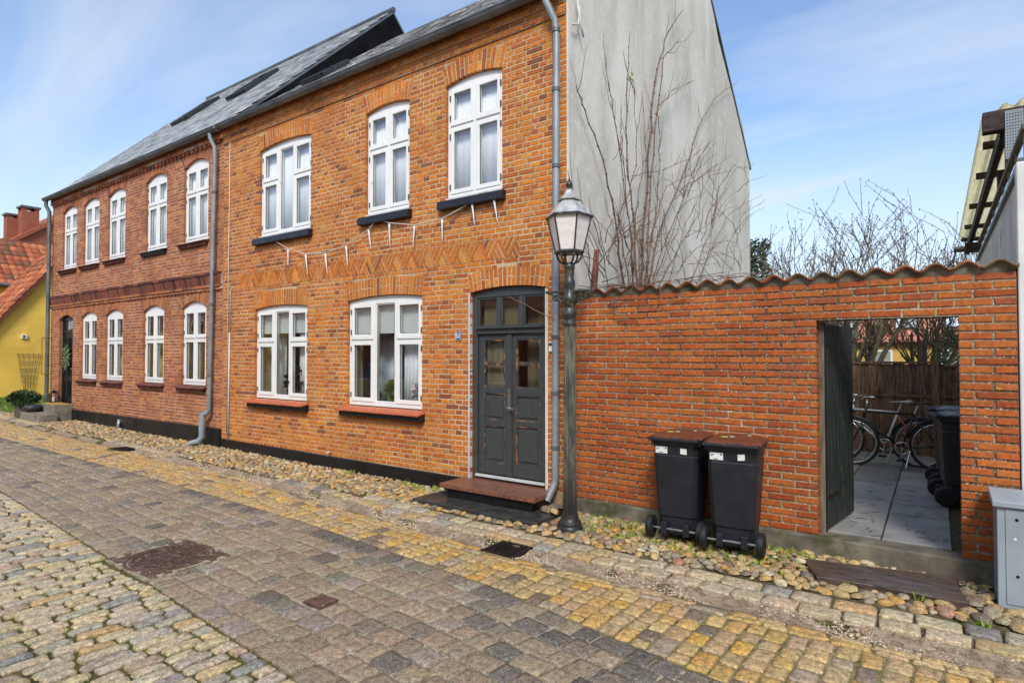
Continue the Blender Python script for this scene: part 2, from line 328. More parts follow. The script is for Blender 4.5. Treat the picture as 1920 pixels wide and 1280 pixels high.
class MB:
    def __init__(s): s.v = []; s.f = []; s.m = []; s.cur = 0; s.tint = None; s.c = []
    def add(s, vs, fs, tint=None):
        b = len(s.v); s.v += [tuple(v) for v in vs]; s.f += [tuple(i+b for i in f) for f in fs]; s.m += [s.cur]*len(fs); s.c += [tint or (1, 1, 1)]*len(vs); return s
    def box(s, x0, x1, y0, y1, z0, z1, tint=None):
        return s.add([(x0, y0, z0), (x1, y0, z0), (x1, y1, z0), (x0, y1, z0), (x0, y0, z1), (x1, y0, z1), (x1, y1, z1), (x0, y1, z1)],
              [(0, 3, 2, 1), (4, 5, 6, 7), (0, 1, 5, 4), (1, 2, 6, 5), (2, 3, 7, 6), (3, 0, 4, 7)], tint)
    def prism(s, poly, y0, y1, tint=None):      # poly in x,z (counter clockwise seen from -Y), extruded in Y
        n = len(poly); vs = [(x, y0, z) for x, z in poly]+[(x, y1, z) for x, z in poly]
        fs = [tuple(range(n)), tuple(range(2*n-1, n-1, -1))]+[(i, i+n, (i+1) % n+n, (i+1) % n) for i in range(n)]
        return s.add(vs, fs, tint)
    def prismX(s, poly, x0, x1, tint=None):     # poly in y,z extruded along X
        n = len(poly); vs = [(x0, y, z) for y, z in poly]+[(x1, y, z) for y, z in poly]
        fs = [tuple(range(n-1, -1, -1)), tuple(range(n, 2*n))]+[(i, (i+1) % n, (i+1) % n+n, i+n) for i in range(n)]
        return s.add(vs, fs, tint)
    def prismZ(s, poly, z0, z1, tint=None):
        n = len(poly); vs = [(x, y, z0) for x, y in poly]+[(x, y, z1) for x, y in poly]
        fs = [tuple(range(n-1, -1, -1)), tuple(range(n, 2*n))]+[(i, (i+1) % n, (i+1) % n+n, i+n) for i in range(n)]
        return s.add(vs, fs, tint)
    def obox(s, c, ax, ay, az):                 # oriented box: centre, half axis vectors
        c = Vector(c); ax = Vector(ax); ay = Vector(ay); az = Vector(az); vs = []
        for k in (-1, 1):
            for i, j in ((-1, -1), (1, -1), (1, 1), (-1, 1)): vs.append(c+ax*i+ay*j+az*k)
        return s.add(vs, [(0, 3, 2, 1), (4, 5, 6, 7), (0, 1, 5, 4), (1, 2, 6, 5), (2, 3, 7, 6), (3, 0, 4, 7)])
    def tube(s, pts, r, n=8, caps=True, tint=None):
        pts = [Vector(p) for p in pts]; m = len(pts); rs = r if isinstance(r, (list, tuple)) else [r]*m
        b = []; prev = None
        for i, p in enumerate(pts):
            d = (pts[min(i+1, m-1)]-pts[max(i-1, 0)])
            if d.length < 1e-9: d = Vector((0, 0, 1))
            d.normalize()
            if prev is None:
                u = d.orthogonal().normalized()
            else:
                u = (prev-d*prev.dot(d))
                u = u.normalized() if u.length > 1e-6 else d.orthogonal().normalized()
            prev = u; v = d.cross(u)
            for k in range(n):
                a = 2*math.pi*k/n; b.append(p+(u*math.cos(a)+v*math.sin(a))*rs[i])
        fs = [(i*n+k, i*n+(k+1) % n, (i+1)*n+(k+1) % n, (i+1)*n+k) for i in range(m-1) for k in range(n)]
        if caps: fs += [tuple(range(n-1, -1, -1)), tuple((m-1)*n+k for k in range(n))]
        return s.add(b, fs, tint)
    def lathe(s, prof, n=16, c=(0, 0), flute=0, caps=True, rot=0):  # prof: (r, z)
        vs = []
        for r, z in prof:
            for k in range(n):
                a = 2*math.pi*(k)/n+rot; rr = r*(1-flute*(k % 2)) if flute else r
                vs.append((c[0]+rr*math.cos(a), c[1]+rr*math.sin(a), z))
        m = len(prof); fs = [(i*n+k, i*n+(k+1) % n, (i+1)*n+(k+1) % n, (i+1)*n+k) for i in range(m-1) for k in range(n)]
        if caps: fs += [tuple(range(n-1, -1, -1)), tuple((m-1)*n+k for k in range(n))]
        return s.add(vs, fs)
    def ring(s, x0, x1, z0, z1, wd, y0, y1, wb=None):     # rectangular frame in XZ
        wb = wb or wd
        s.box(x0, x0+wd, y0, y1, z0, z1); s.box(x1-wd, x1, y0, y1, z0, z1)
        s.box(x0+wd, x1-wd, y0, y1, z0, z0+wb); return s.box(x0+wd, x1-wd, y0, y1, z1-wd, z1)
    def mesh(s, name, mats, smooth=False, tinted=False):
        me = bpy.data.meshes.new(name); me.from_pydata(s.v, [], s.f)
        for mt in ([mats] if isinstance(mats, str) else mats): me.materials.append(MATS[mt])
        if not isinstance(mats, str): me.polygons.foreach_set('material_index', s.m)
        if tinted or any(c != (1, 1, 1) for c in s.c):
            a = me.attributes.new('tint', 'FLOAT_COLOR', 'POINT'); a.data.foreach_set('color', np.array([(*c, 1) for c in s.c], dtype=np.float32).ravel())
        if smooth: me.polygons.foreach_set('use_smooth', [True]*len(me.polygons))
        me.update(); return me
    def build(s, name, mats, parent=None, smooth=False, world=True, bevel=0, seg=2, **kw):
        o = link(name, s.mesh(name, mats, smooth), parent, world=world, **kw)
        if bevel:
            b = o.modifiers.new('bevel', 'BEVEL'); b.width = bevel; b.segments = seg; b.limit_method = 'ANGLE'; b.angle_limit = R(40)
        return o
def autosmooth(o, ang=35):
    me = o.data; bm = bmesh.new(); bm.from_mesh(me)
    for f in bm.faces: f.smooth = True
    for e in bm.edges:
        if len(e.link_faces) == 2 and e.calc_face_angle(0) > R(ang): e.smooth = False
    bm.to_mesh(me); bm.free(); return o

# pieces: variants shared between singles, the rest merged into one 'stuff' part ------------------------------
class Variants:
    """list of (verts, faces, tint); singles share the mesh of a variant, the rest go into one mesh"""
    def __init__(s, name, mat, smooth=False): s.name = name; s.mat = mat; s.d = []; s.me = {}; s.smooth = smooth
    flat = 0        # the first faces of every variant that stay flat
    def add(s, v, f, tint): s.d.append((np.array(v, dtype=np.float32), f, tint)); return len(s.d)-1
    def mesh(s, k):
        if k not in s.me:
            v, f, t = s.d[k]; me = bpy.data.meshes.new(s.name); me.from_pydata(v.tolist(), [], f); me.materials.append(MATS[s.mat])
            a = me.attributes.new('tint', 'FLOAT_COLOR', 'POINT'); a.data.foreach_set('color', np.tile(np.array([*t, 1], dtype=np.float32), len(v)))
            if s.smooth: me.polygons.foreach_set('use_smooth', [i >= s.flat for i in range(len(f))])
            s.me[k] = me
        return s.me[k]
def inst_matrix(loc, scale, rot):
    return np.array(Matrix.LocRotScale(Vector(loc), __import__('mathutils').Euler(rot), Vector(scale)))
def place(var, inst, parent, limit=300, rest_name=None):
    """inst: (variant, loc, scale, rot, size_in_metres)"""
    sc_ = []
    for k, it in enumerate(inst):
        x, y, z = proj(it[1])
        vis = z > .3 and -20 < x < 1940 and -20 < y < 1300
        sc_.append(it[4]/z if vis else 0)
    order = sorted(range(len(inst)), key=lambda k: -sc_[k]); single = set(order[:limit])
    for k in order[:limit]:
        v, loc, s, r, _ = inst[k]; link(var.name, var.mesh(v), parent, loc, scale=s, rot=r)
    rest = [inst[k] for k in range(len(inst)) if k not in single]
    if rest:
        V = []; F = []; T = []; S = []; b = 0
        for v, loc, s, r, _ in rest:
            S += [i >= var.flat for i in range(len(var.d[v][1]))]
            vv, ff, t = var.d[v]; M = inst_matrix(loc, s, r); V.append(vv@M[:3, :3].T+M[:3, 3]); F += [tuple(i+b for i in f) for f in ff]
            T.append(np.tile(np.array([*t, 1], dtype=np.float32), (len(vv), 1))); b += len(vv)
        me = bpy.data.meshes.new(rest_name or var.name); me.from_pydata(np.concatenate(V).tolist(), [], F); me.materials.append(MATS[var.mat])
        a = me.attributes.new('tint', 'FLOAT_COLOR', 'POINT'); a.data.foreach_set('color', np.concatenate(T).ravel())
        if var.smooth: me.polygons.foreach_set('use_smooth', S)
        o = link(rest_name or var.name+'s', me, parent); o['kind'] = 'stuff'
def pick(pal):
    tot = sum(p[1] for p in pal); x = rnd.random()*tot
    for c, wgt in pal:
        x -= wgt
        if x <= 0: break
    j = 1+rnd.uniform(-.10, .10)
    return tuple(min(1, v*j*(1+rnd.uniform(-.05, .05))) for v in srgb(*c))

# ------------------------------------------------------------------ brickwork
CH = .0667
def brick_variants(name, mat, pal, nvar, L0, H0, depth, ch=.006, jit=.0022):
    V = Variants(name, mat)
    for k in range(nvar):
        hx, hz = L0/2, H0/2; j = lambda a=jit: rnd.uniform(-a, a)
        y0 = rnd.uniform(-.003, .002)
        o = [(-hx+j(), y0+ch, -hz+j()), (hx+j(), y0+ch, -hz+j()), (hx+j(), y0+ch, hz+j()), (-hx+j(), y0+ch, hz+j())]
        i = [(x*(1-ch*1.3/hx), y0+j(.0012), z*(1-ch*1.3/hz)) for x, _, z in o]
        b = [(x, depth, z) for x, _, z in o]
        v = o+i+b
        f = [(4, 5, 6, 7)]+[(a, (a+1) % 4, (a+1) % 4+4, a+4) for a in range(4)]+[(a+8, (a+1) % 4+8, (a+1) % 4, a) for a in range(4)]
        V.add(v, f, pick(pal))
    V.L0 = L0; V.H0 = H0
    return V
def arch_geo(o):
    x0, x1, z0, zs, rise, hv = o; wd = x1-x0; Rr = (wd*wd/4+rise*rise)/(2*rise); xc = (x0+x1)/2; zc = zs+rise-Rr
    return xc, zc, Rr, math.asin(wd/2/Rr)
def blocked(o, z):
    x0, x1, z0, zs, rise, hv = o
    if z0 <= z <= zs: return (x0, x1)
    if z > zs:
        xc, zc, Rr, am = arch_geo(o); dz = z-zc
        if dz >= Rr+hv: return None
        h = math.sqrt((Rr+hv)**2-dz**2); rad = dz*math.tan(am)
        return (xc-min(h, rad), xc+min(h, rad))
    return None
def lay_bricks(V, X0, X1, Z0, Z1, ops, boxes, bond, yoff=lambda z: 0.0, LB=.24, joint=.014, cfun=None, hd=0, CHH=CH, heads=.16):
    """returns instances. ops: arched openings, boxes: (x0,x1,z0,z1) extra blocked"""
    inst = []; n = int(round((Z1-Z0)/CHH)); nv = len(V.d)
    for c in range(n):
        z = Z0+(c+.5)*CHH; bl = []
        for o in ops:
            b = blocked(o, z)
            if b: bl.append(b)
        for b in boxes:
            if b[2] <= z <= b[3]: bl.append((b[0], b[1]))
        segs = [(X0, X1)]
        for b in sorted(bl):
            ns = []
            for s in segs:
                if b[1] <= s[0] or b[0] >= s[1]: ns.append(s); continue
                if b[0] > s[0]: ns.append((s[0], b[0]))
                if b[1] < s[1]: ns.append((b[1], s[1]))
            segs = ns
        # bricks on the bond grid
        if bond == 'stretcher': cuts = np.arange(X0-LB+(LB/2)*(c % 2), X1+LB, LB).tolist()
        elif c % 2 == 0: cuts = np.arange(X0-LB/4-LB/2, X1+LB, LB/2).tolist()
        else:
            cuts = []; x = X0-LB+(LB/2 if (c//2) % 2 else 0)
            while x < X1+LB:
                cuts.append(x); x += LB/2 if rnd.random() < heads else LB
        for s in segs:
            ed = [s[0]]+[q+rnd.uniform(-.004, .004) for q in cuts if s[0]+.055 < q < s[1]-.055]+[s[1]]
            for a, b in zip(ed[:-1], ed[1:]):
                ja = joint/2 if a != s[0] else 0; jb = joint/2 if b != s[1] else 0
                ln = (b-jb)-(a+ja)
                if ln < .02: continue
                xm = (a+ja+b-jb)/2; k = rnd.randrange(nv) if cfun is None else cfun(xm, z, nv)
                inst.append((k, (xm, -yoff(z), z+rnd.uniform(-.0015, .0015)), (ln/V.L0, 1, 1), (0, rnd.uniform(-.006, .006), 0), ln))
    return inst
def core_wall(name, X0, X1, Z0, Z1, holes, y0, y1, mat, parent, extra=()):
    xs = sorted({X0, X1, *[h[0] for h in holes], *[h[1] for h in holes]}); zs = sorted({Z0, Z1, *[h[2] for h in holes], *[h[3] for h in holes]})
    m = MB()
    for a, b in zip(xs[:-1], xs[1:]):
        zz = []
        for c, d in zip(zs[:-1], zs[1:]):
            cx, cz = (a+b)/2, (c+d)/2
            if any(h[0] < cx < h[1] and h[2] < cz < h[3] for h in holes): continue
            if zz and abs(zz[-1][1]-c) < 1e-9: zz[-1][1] = d
            else: zz.append([c, d])
        for c, d in zz: m.box(a, b, y0, y1, c, d)
    for e in extra: m.box(*e)
    return m.build(name, mat, parent)
def arch_bricks(o, parent, mat, pal, y=-.002, depth=.066, wdt=.067, joint=.017, split=.45):
    x0, x1, z0, zs, rise, hv = o; xc, zc, Rr, am = arch_geo(o)
    n = max(5, int(round((x1-x0)/wdt))); da = 2*am/n
    ks = [am-2*am*k/10 for k in range(11)]; bp = MB()
    bp.prism([(xc+(Rr+.003)*math.sin(-a), zc+(Rr+.003)*math.cos(a)) for a in ks]+[(xc+(Rr+hv)*math.sin(a), zc+(Rr+hv)*math.cos(a)) for a in ks], .0035, .058); bp.build('arch_mortar', 'mortar_pale' if mat == 'brick_orange' else 'mortar_red', parent)
    for k in range(n):
        a0 = -am+k*da+joint/2/(Rr+hv/2); a1 = -am+(k+1)*da-joint/2/(Rr+hv/2)
        pieces = [(0, hv-.006)] if rnd.random() > split else ([(0, hv/2-joint/2), (hv/2+joint/2, hv-.006)] if k % 2 else [(0, hv*.47-joint/2), (hv*.47+joint/2, hv-.006)])
        for p0, p1 in pieces:
            yy = y+rnd.uniform(-.003, .002); ch = .005
            P = [(xc+(Rr+p)*math.sin(a), zc+(Rr+p)*math.cos(a)) for a, p in ((a0, p0), (a1, p0), (a1, p1), (a0, p1))]
            cxm = sum(p[0] for p in P)/4; czm = sum(p[1] for p in P)/4
            I = [(cxm+(p[0]-cxm)*.93, czm+(p[1]-czm)*(1-.007/(p1-p0))) for p in P]
            m = MB(); t_ = pick(pal)
            m.add([(p[0], yy+ch, p[1]) for p in P]+[(p[0], yy, p[1]) for p in I]+[(p[0], depth, p[1]) for p in P],
                  [(4, 5, 6, 7)]+[(a, (a+1) % 4, (a+1) % 4+4, a+4) for a in range(4)]+[(a+8, (a+1) % 4+8, (a+1) % 4, a) for a in range(4)], t_)
            m.build('arch_brick', mat, parent)
def clip_poly(poly, a, b, c):       # keep a*x+b*z <= c
    out_ = []
    for i in range(len(poly)):
        p, q = poly[i], poly[(i+1) % len(poly)]; dp = a*p[0]+b*p[1]-c; dq = a*q[0]+b*q[1]-c
        if dp <= 0: out_.append(p)
        if dp*dq < 0:
            t_ = dp/(dp-dq); out_.append((p[0]+(q[0]-p[0])*t_, p[1]+(q[1]-p[1])*t_))
    return out_

# ------------------------------------------------------------------ windows
def window(house, o, cols, sill, y=.05, hinges=True, frame=.055, panel=True, split_z=None, label=None, curtain=None, head_mat='white_paint'):
    x0, x1, z0, zs, rise, hv = o; x0 += .004; x1 -= .004; fr = frame; ztop = zs-.005
    m = MB()
    m.box(x0, x0+fr, y, y+.08, z0, ztop); m.box(x1-fr, x1, y, y+.08, z0, ztop)
    m.box(x0+fr, x1-fr, y, y+.08, z0, z0+fr); m.box(x0+fr, x1-fr, y, y+.08, ztop-fr, ztop)
    wd = x1-x0; cx = [x0+fr+(wd-2*fr)*c[0] for c in cols]+[x1-fr]
    for c in cx[1:-1]: m.box(c-.024, c+.024, y-.004, y+.08, z0+fr, ztop-fr)
    # arched head board
    xc, zc, Rr, am = arch_geo(o); poly = [(x0, ztop+.001), (x1, ztop+.001)]
    na = 12
    for k in range(na+1):
        xx = x1-(x1-x0)*k/na; poly.append((xx, zc+math.sqrt(max(0, Rr*Rr-(xx-xc)**2))-.004))
    m.prism(poly, y+.006, y+.07)
    for k, c in enumerate(cols):
        if c[1] is not None:
            zt = z0+(zs-z0)*c[1]; a = cx[k]+(.024 if k else 0); b = cx[k+1]-(.024 if k < len(cols)-1 else 0)
            m.box(a, b, y-.002, y+.078, zt-.026, zt+.026); m.box(a, b, y-.02, y-.002, zt+.012, zt+.026)
    fo = m.build('window', 'white_paint', house, bevel=.004, seg=1)
    if label: fo['label'] = label
    sm = 'white_paint'
    for k, c in enumerate(cols):
        a = cx[k]+(.024 if k else 0)+.002; b = cx[k+1]-(.024 if k < len(cols)-1 else 0)-.002
        spans = [(z0+fr+.002, ztop-fr-.002)] if c[1] is None else [(z0+fr+.002, z0+(zs-z0)*c[1]-.028), (z0+(zs-z0)*c[1]+.028, ztop-fr-.002)]
        for q, (c0, c1) in enumerate(spans):
            sw = .047 if c[1] is not None or c[2] else .02
            s = MB(); s.ring(a, b, c0, c1, sw, y-.012 if sw > .03 else y+.012, y+.05, sw*1.25); s.build('sash', sm, fo, bevel=.004, seg=1)
            g = MB(); g.box(a+sw-.003, b-sw+.003, y+.022, y+.028, c0+sw*1.25-.003, c1-sw+.003); g.build('pane', 'glass_street' if z0 < 2 else 'glass', fo)
            r_ = MB(); gx0, gx1, gz0, gz1 = a+sw-.001, b-sw+.001, c0+sw*1.25-.001, c1-sw+.001
            r_.ring(gx0, gx1, gz0, gz1, .006, y+.012, y+.021); r_.build('glazing_seal', 'rubber', fo)
            if hinges and (k == 0 or k == len(cols)-1) and sw > .03:
                hx = a-.012 if k == 0 else b+.012
                for hz in (c0+.1, c1-.1):
                    h = MB(); h.box(hx-.008, hx+.008, y-.02, y-.002, hz-.035, hz+.035); h.build('hinge', 'zinc_dark', fo)
    if curtain:
        for (fa, fb, za, zb, mat_, wav, yy) in curtain:
            a = x0+(x1-x0)*fa; b = x0+(x1-x0)*fb; c0 = z0+(zs+rise-z0)*za; c1 = z0+(zs+rise-z0)*zb; nn = 40 if wav else 1
            vs = []; fs = []
            for i in range(nn+1):
                xx = a+(b-a)*i/nn; yv = y+yy+(wav*math.sin(i*1.15+a*7)+wav*.4*math.sin(i*.43) if wav else 0)
                vs += [(xx, yv, c0), (xx, yv*1.0, c1), (xx, yv+.004, c0), (xx, yv+.004, c1)]
            for i in range(nn):
                p = i*4; fs += [(p, p+4, p+5, p+1), (p+3, p+7, p+6, p+2), (p, p+2, p+6, p+4), (p+1, p+5, p+7, p+3)]
            fs += [(0, 1, 3, 2), (nn*4, nn*4+2, nn*4+3, nn*4+1)]
            MB().add(vs, fs).build('curtain' if wav else 'roller_blind', mat_, fo, smooth=bool(wav))
    s0, s1 = o[0]-.10, o[1]+.06
    if sill == 'black':
        s = MB(); s.prismX([(.04, z0-.03), (-.085, z0-.05), (-.095, z0-.075), (-.095, z0-.16), (.04, z0-.165)], s0+.02, s1-.0); s.build('sill', 'sill_black', fo, bevel=.008)
        s = MB(); s.box(o[0], o[1], -.005, .05, z0-.032, z0-.002); s.build('sill_board', 'white_rubber', fo)
    elif sill == 'tile':
        s = MB(); s.prismX([(.04, z0-.06), (-.10, z0-.085), (-.10, z0-.16), (.04, z0-.165)], s0+.03, s1-.0); s.build('sill', 'sill_plain', fo, bevel=.006)
        n = int(round((s1-s0)/.112)); tw = (s1-s0+.02)/n
        for k in range(n):
            a = s0-.01+k*tw; q = MB(); dz = rnd.uniform(-.002, .002)
            q.prismX([(.055, z0-.012), (-.15, z0-.058+dz), (-.15, z0-.084+dz), (.055, z0-.04)], a+.002, a+tw-.002); q.build('sill_tile', 'terracotta', fo, bevel=.004, seg=1)
    elif sill in ('brick', 'dark'):
        mm = 'sill_brick' if sill == 'brick' else 'sill_black'
        s = MB(); s.prismX([(.05, z0-.005), (-.11, z0-.05), (-.11, z0-.07), (.05, z0-.07)], s0-.02, s1-.01); s.build('sill', mm, fo, bevel=.005, seg=1)
        n = int((s1-s0)/.07)
        for k in range(n):
            a = s0+.02+k*(s1-s0-.06)/n; q = MB(); q.prismX([(.04, z0-.068), (-.075, z0-.071), (-.06, z0-.13), (.04, z0-.13)], a+.004, a+(s1-s0-.06)/n-.004); q.build('sill_brick', mm, fo)
    return fo
def downpipe(house, pts, r, collars, mat='zinc'):
    m = MB(); m.tube(pts, r, 14); o = autosmooth(m.build('downpipe', mat, house))
    for z, x, y in collars:
        c = MB(); c.tube([(x, y, z-.022), (x, y, z+.022)], r+.009, 14); autosmooth(c.build('pipe_clip', 'zinc_dark', o))
    return o
def gutter(house, X0, X1, y, z, r=.075):
    # half round channel along X with beads and joints
    prof = []
    for k in range(11): a = math.pi+math.pi*k/10; prof.append((y+r*math.cos(a), z+r*math.sin(a)))
    for k in range(11): a = 2*math.pi-math.pi*k/10; prof.append((y+(r-.006)*math.cos(a), z+(r-.006)*math.sin(a)))
    m = MB(); m.prismX(prof[::-1], X0, X1); m.tube([(X0, y-r, z), (X1, y-r, z)], .012, 8)
    o = autosmooth(m.build('gutter', 'zinc_dark', house))
    n = int((X1-X0)/.85)
    for k in range(n+1):
        x = X0+.06+(X1-X0-.12)*k/n; b = MB(); pr = []
        for i in range(11): a = math.pi+math.pi*i/10; pr.append((y+(r+.005)*math.cos(a), z+(r+.005)*math.sin(a)))
        for i in range(11): a = 2*math.pi-math.pi*i/10; pr.append((y+(r+.001)*math.cos(a), z+(r+.001)*math.sin(a)))
        b.prismX(pr[::-1], x-.014, x+.014); b.build('gutter_bracket', 'zinc_dark', o)
    return o
def slate_roof(house, X0, X1, ye, ze, yr, zr, name='roof', piece='slate', pal=None, sw=.24, sh=.21, back=None):
    L_ = math.hypot(yr-ye, zr-ze); ang = math.atan2(zr-ze, yr-ye)
    ny, nz = -math.sin(ang), math.cos(ang)
    m = MB(); th = .12
    poly = [(ye, ze), (yr, zr), (yr, zr-.16), (ye, ze-.16)]
    if back: poly = [(ye, ze), (yr, zr), back, (back[0], back[1]-.06), (yr, zr-.07), (ye, ze-.06)]
    m.prismX(poly[::-1], X0, X1); ro = m.build(name, 'zinc_dark', house)
    V = Variants(piece, 'slate')
    for k in range(16):
        hx = sw/2-.002; v = []
        for zz, yy in ((-.004, 0), (.004, 0)):
            v += [(-hx, 0+rnd.uniform(-.004, .004), zz+.012), (hx, rnd.uniform(-.004, .004), zz+.012), (hx, sh*1.5, zz), (-hx, sh*1.5, zz)]
        V.add(v, [(4, 5, 6, 7), (0, 1, 5, 4), (1, 2, 6, 5), (3, 0, 4, 7)], pick(pal))
    inst = []; nr = int(L_/sh); off = .012
    for r_ in range(nr):
        d = r_*sh; nx = int((X1-X0)/sw)
        for k in range(nx+1):
            x = X0+(k+.5*(1+r_ % 2))*sw-.0
            if x > X1-sw*.3 or x < X0+sw*.3: continue
            inst.append((rnd.randrange(16), (x, ye+d*math.cos(ang)+ny*off, ze+d*math.sin(ang)+nz*off), (1, 1, 1), (ang+rnd.uniform(-.012, .012), rnd.uniform(-.01, .01), 0), sw*.4))
    place(V, inst, ro, 300, 'slates')
    return ro, ang
def skylight(roof, x, ye, ze, ang, d0, d1, wd=.78):
    m = MB(); u = Vector((0, math.cos(ang), math.sin(ang))); n = Vector((0, -math.sin(ang), math.cos(ang))); c = Vector((x, ye, ze))+u*((d0+d1)/2)
    hx = Vector((wd/2, 0, 0))
    for s in (-1, 1): m.obox(c+hx*s+n*.05, (.045, 0, 0), u*((d1-d0)/2), n*.065)
    for s in (-1, 1): m.obox(c+u*((d1-d0)/2*s)+n*.05, (wd/2, 0, 0), u*.045, n*.065)
    o = m.build('skylight', 'skylight_dark', roof)
    g = MB(); g.obox(c+n*.075, (wd/2-.04, 0, 0), u*((d1-d0)/2-.04), n*.006); g.build('pane', 'glass_dusty', o)

SLATE_PAL = [((150, 150, 146), 5), ((172, 171, 166), 4), ((120, 120, 118), 3), ((196, 194, 188), 2.5)]
# ================================================================== RIGHT HOUSE (orange brick, number plate, gable to the garden)
RX0, RX1 = -11.02, -3.5
houseR = thing('brick_house', 'orange brick two storey house with dark grey double door beside the lamp post', 'house', ((RX0+RX1)/2, 0, 0))
oW = [(-9.83, -8.34, 3.895, 5.43, .065, .27), (-7.0, -6.07, 3.895, 5.43, .065, .27), (-5.38, -4.43, 3.90, 5.43, .065, .27)]
oG = [(-9.94, -8.41, 1.03, 2.60, .05, .27), (-7.40, -5.81, 1.03, 2.615, .055, .27)]
oD = (-4.95, -3.755, .14, 2.60, .055, .25)
opsR = oW+oG+[oD]
PAL_R = [((196, 119, 46), 10), ((190, 111, 42), 9), ((182, 102, 42), 6), ((204, 132, 54), 4), ((171, 94, 44), 3), ((142, 83, 50), 1.1), ((192, 125, 67), 2)]
PAL_RB = [((120, 72, 52), 5), ((150, 82, 50), 4), ((188, 102, 52), 5)]
VR = brick_variants('brick', 'brick_orange', PAL_R, 34, .226, .0525, .062, .0035)
def yoR(z): return .055 if z > 5.93 else .03 if z > 5.80 else 0.0
ZZ0, ZZ1, ZX0, ZX1 = .2+42*CH, .2+46*CH, -10.43, -4.16
sills = [(o[0]-.07, o[1]+.05, o[2]-.16, o[2]) for o in oW]+[(o[0]-.06, o[1]+.05, o[2]-.16, o[2]) for o in oG]
holes = [(o[0]-.006, o[1]+.006, o[2]-.02, o[3]+o[4]) for o in opsR]
wallR = core_wall('wall', RX0, RX1, .0, 6.10, holes, .0045, .32, 'mortar_pale', houseR, extra=[(RX0, RX1, -.022, .009, 5.80, 6.06), (RX0, RX1, -.046, -.022, 5.935, 6.06)])
inst = lay_bricks(VR, RX0+.002, RX1+.002, .2, 6.07, opsR, [(ZX0, ZX1, ZZ0, ZZ1)]+sills, 'cross', yoR)
place(VR, inst, wallR, 300, 'bricks')
for o in opsR: arch_bricks(o, wallR, 'brick_orange', PAL_R)
# zigzag band
u = .30; n = int((ZX1-ZX0)/(u/2)); pit = .066
for k in range(n+2):
    xa = ZX0+k*(ZX1-ZX0)/n; xb = xa+(ZX1-ZX0)/n; dx = xb-xa
    up = k % 2 == 0     # leaning groups, alternately / and backslash
    h = ZZ1-ZZ0; slope = h/(dx)
    # triangle pair strip between two diagonals
    tri = [(xa, ZZ0+.004), (xb, ZZ1-.004), (xa-dx if k else xa, ZZ1-.004)] if up else [(xa, ZZ1-.004), (xa-dx, ZZ0+.004), (xb, ZZ0+.004)]
    sgn = 1 if up else -1; nx_, nz_ = h, -sgn*dx; ln = math.hypot(nx_, nz_); nx_ /= ln; nz_ /= ln
    base = nx_*xa+nz_*(ZZ0 if up else ZZ1)
    ds = [nx_*p[0]+nz_*p[1] for p in tri]; lo, hi = min(ds), max(ds); m_ = max(1, int(round((hi-lo)/pit)))
    for q in range(m_):
        c0 = lo+(hi-lo)*q/m_+.009; c1 = lo+(hi-lo)*(q+1)/m_-.009
        P = clip_poly(clip_poly(tri, nx_, nz_, c1), -nx_, -nz_, -c0)
        P = clip_poly(clip_poly(P, 1, 0, ZX1-.004), -1, 0, -(ZX0+.004))
        if len(P) < 3: continue
        ar = sum(P[i][0]*P[(i+1) % len(P)][1]-P[(i+1) % len(P)][0]*P[i][1] for i in range(len(P)))/2
        if abs(ar) < .0006: continue
        if ar < 0: P = P[::-1]
        mb = MB(); mb.prism(P, -.003+rnd.uniform(-.003, .002), .05, pick(PAL_R)); mb.build('zigzag_brick', 'brick_orange', wallR)
# plinth
pz = [(RX0, .085), (-8, .075), (-5.06, .06)]
m = MB(); m.prism([(RX0+.02, zg(RX0)-.1), (-5.0, -.1), (-5.0, .19), (-8, .20), (RX0+.02, .215)], -.035, .02); m.build('plinth', 'tar_black', houseR, bevel=.012)
# plain inner shell: other walls and floors
m = MB(); m.box(RX0+.02, RX0+.3, .33, 8.0, 0, 6.0); m.box(RX0+.31, RX1-.31, 8.0, 8.3, 0, 6.1); m.build('inner_wall', 'room_wall', houseR)
m = MB(); m.box(RX0+.31, RX1-.31, .33, 7.99, .1, .2); m.box(RX0+.31, RX1-.31, .33, 7.99, 2.95, 3.2); m.box(RX0+.31, RX1-.31, .33, 7.99, 5.85, 6.0); m.build('floor', 'room_floor', houseR)
m = MB(); m.box(-8.05, -7.95, .33, 7.9, .21, 2.94); m.box(-5.1, -5.03, .33, 7.9, .21, 2.94); m.box(RX0+.32, RX1-.32, 3.6, 3.7, .21, 2.94); m.box(RX0+.32, RX1-.32, 3.6, 3.7, 3.21, 5.84); m.build('partition', 'room_wall', houseR)
# grey rendered gable
G = [(.004, -.1), (8.36, -.1), (8.36, 6.19), (7.8, 6.95), (6.88, 7.42), (6.03, 8.07), (5.52, 8.68), (4.6, 9.62), (4.3, 9.66), (.0, 6.16), (.004, 6.12)]
m = MB(); m.prismX([(y+.012, z) for y, z in G], RX1-.3, RX1+.028); m.build('gable_wall', 'plaster_grey', houseR)
roofR, angR = slate_roof(houseR, RX0+.02, RX1+.05, -.1, 6.10, 4.35, 9.74, pal=SLATE_PAL, back=(8.45, 6.15))
skylight(roofR, -9.75, -.1, 6.10, angR, 1.5, 2.3, .6)
gutter(houseR, RX0+.05, RX1-.02, -.16, 6.085)
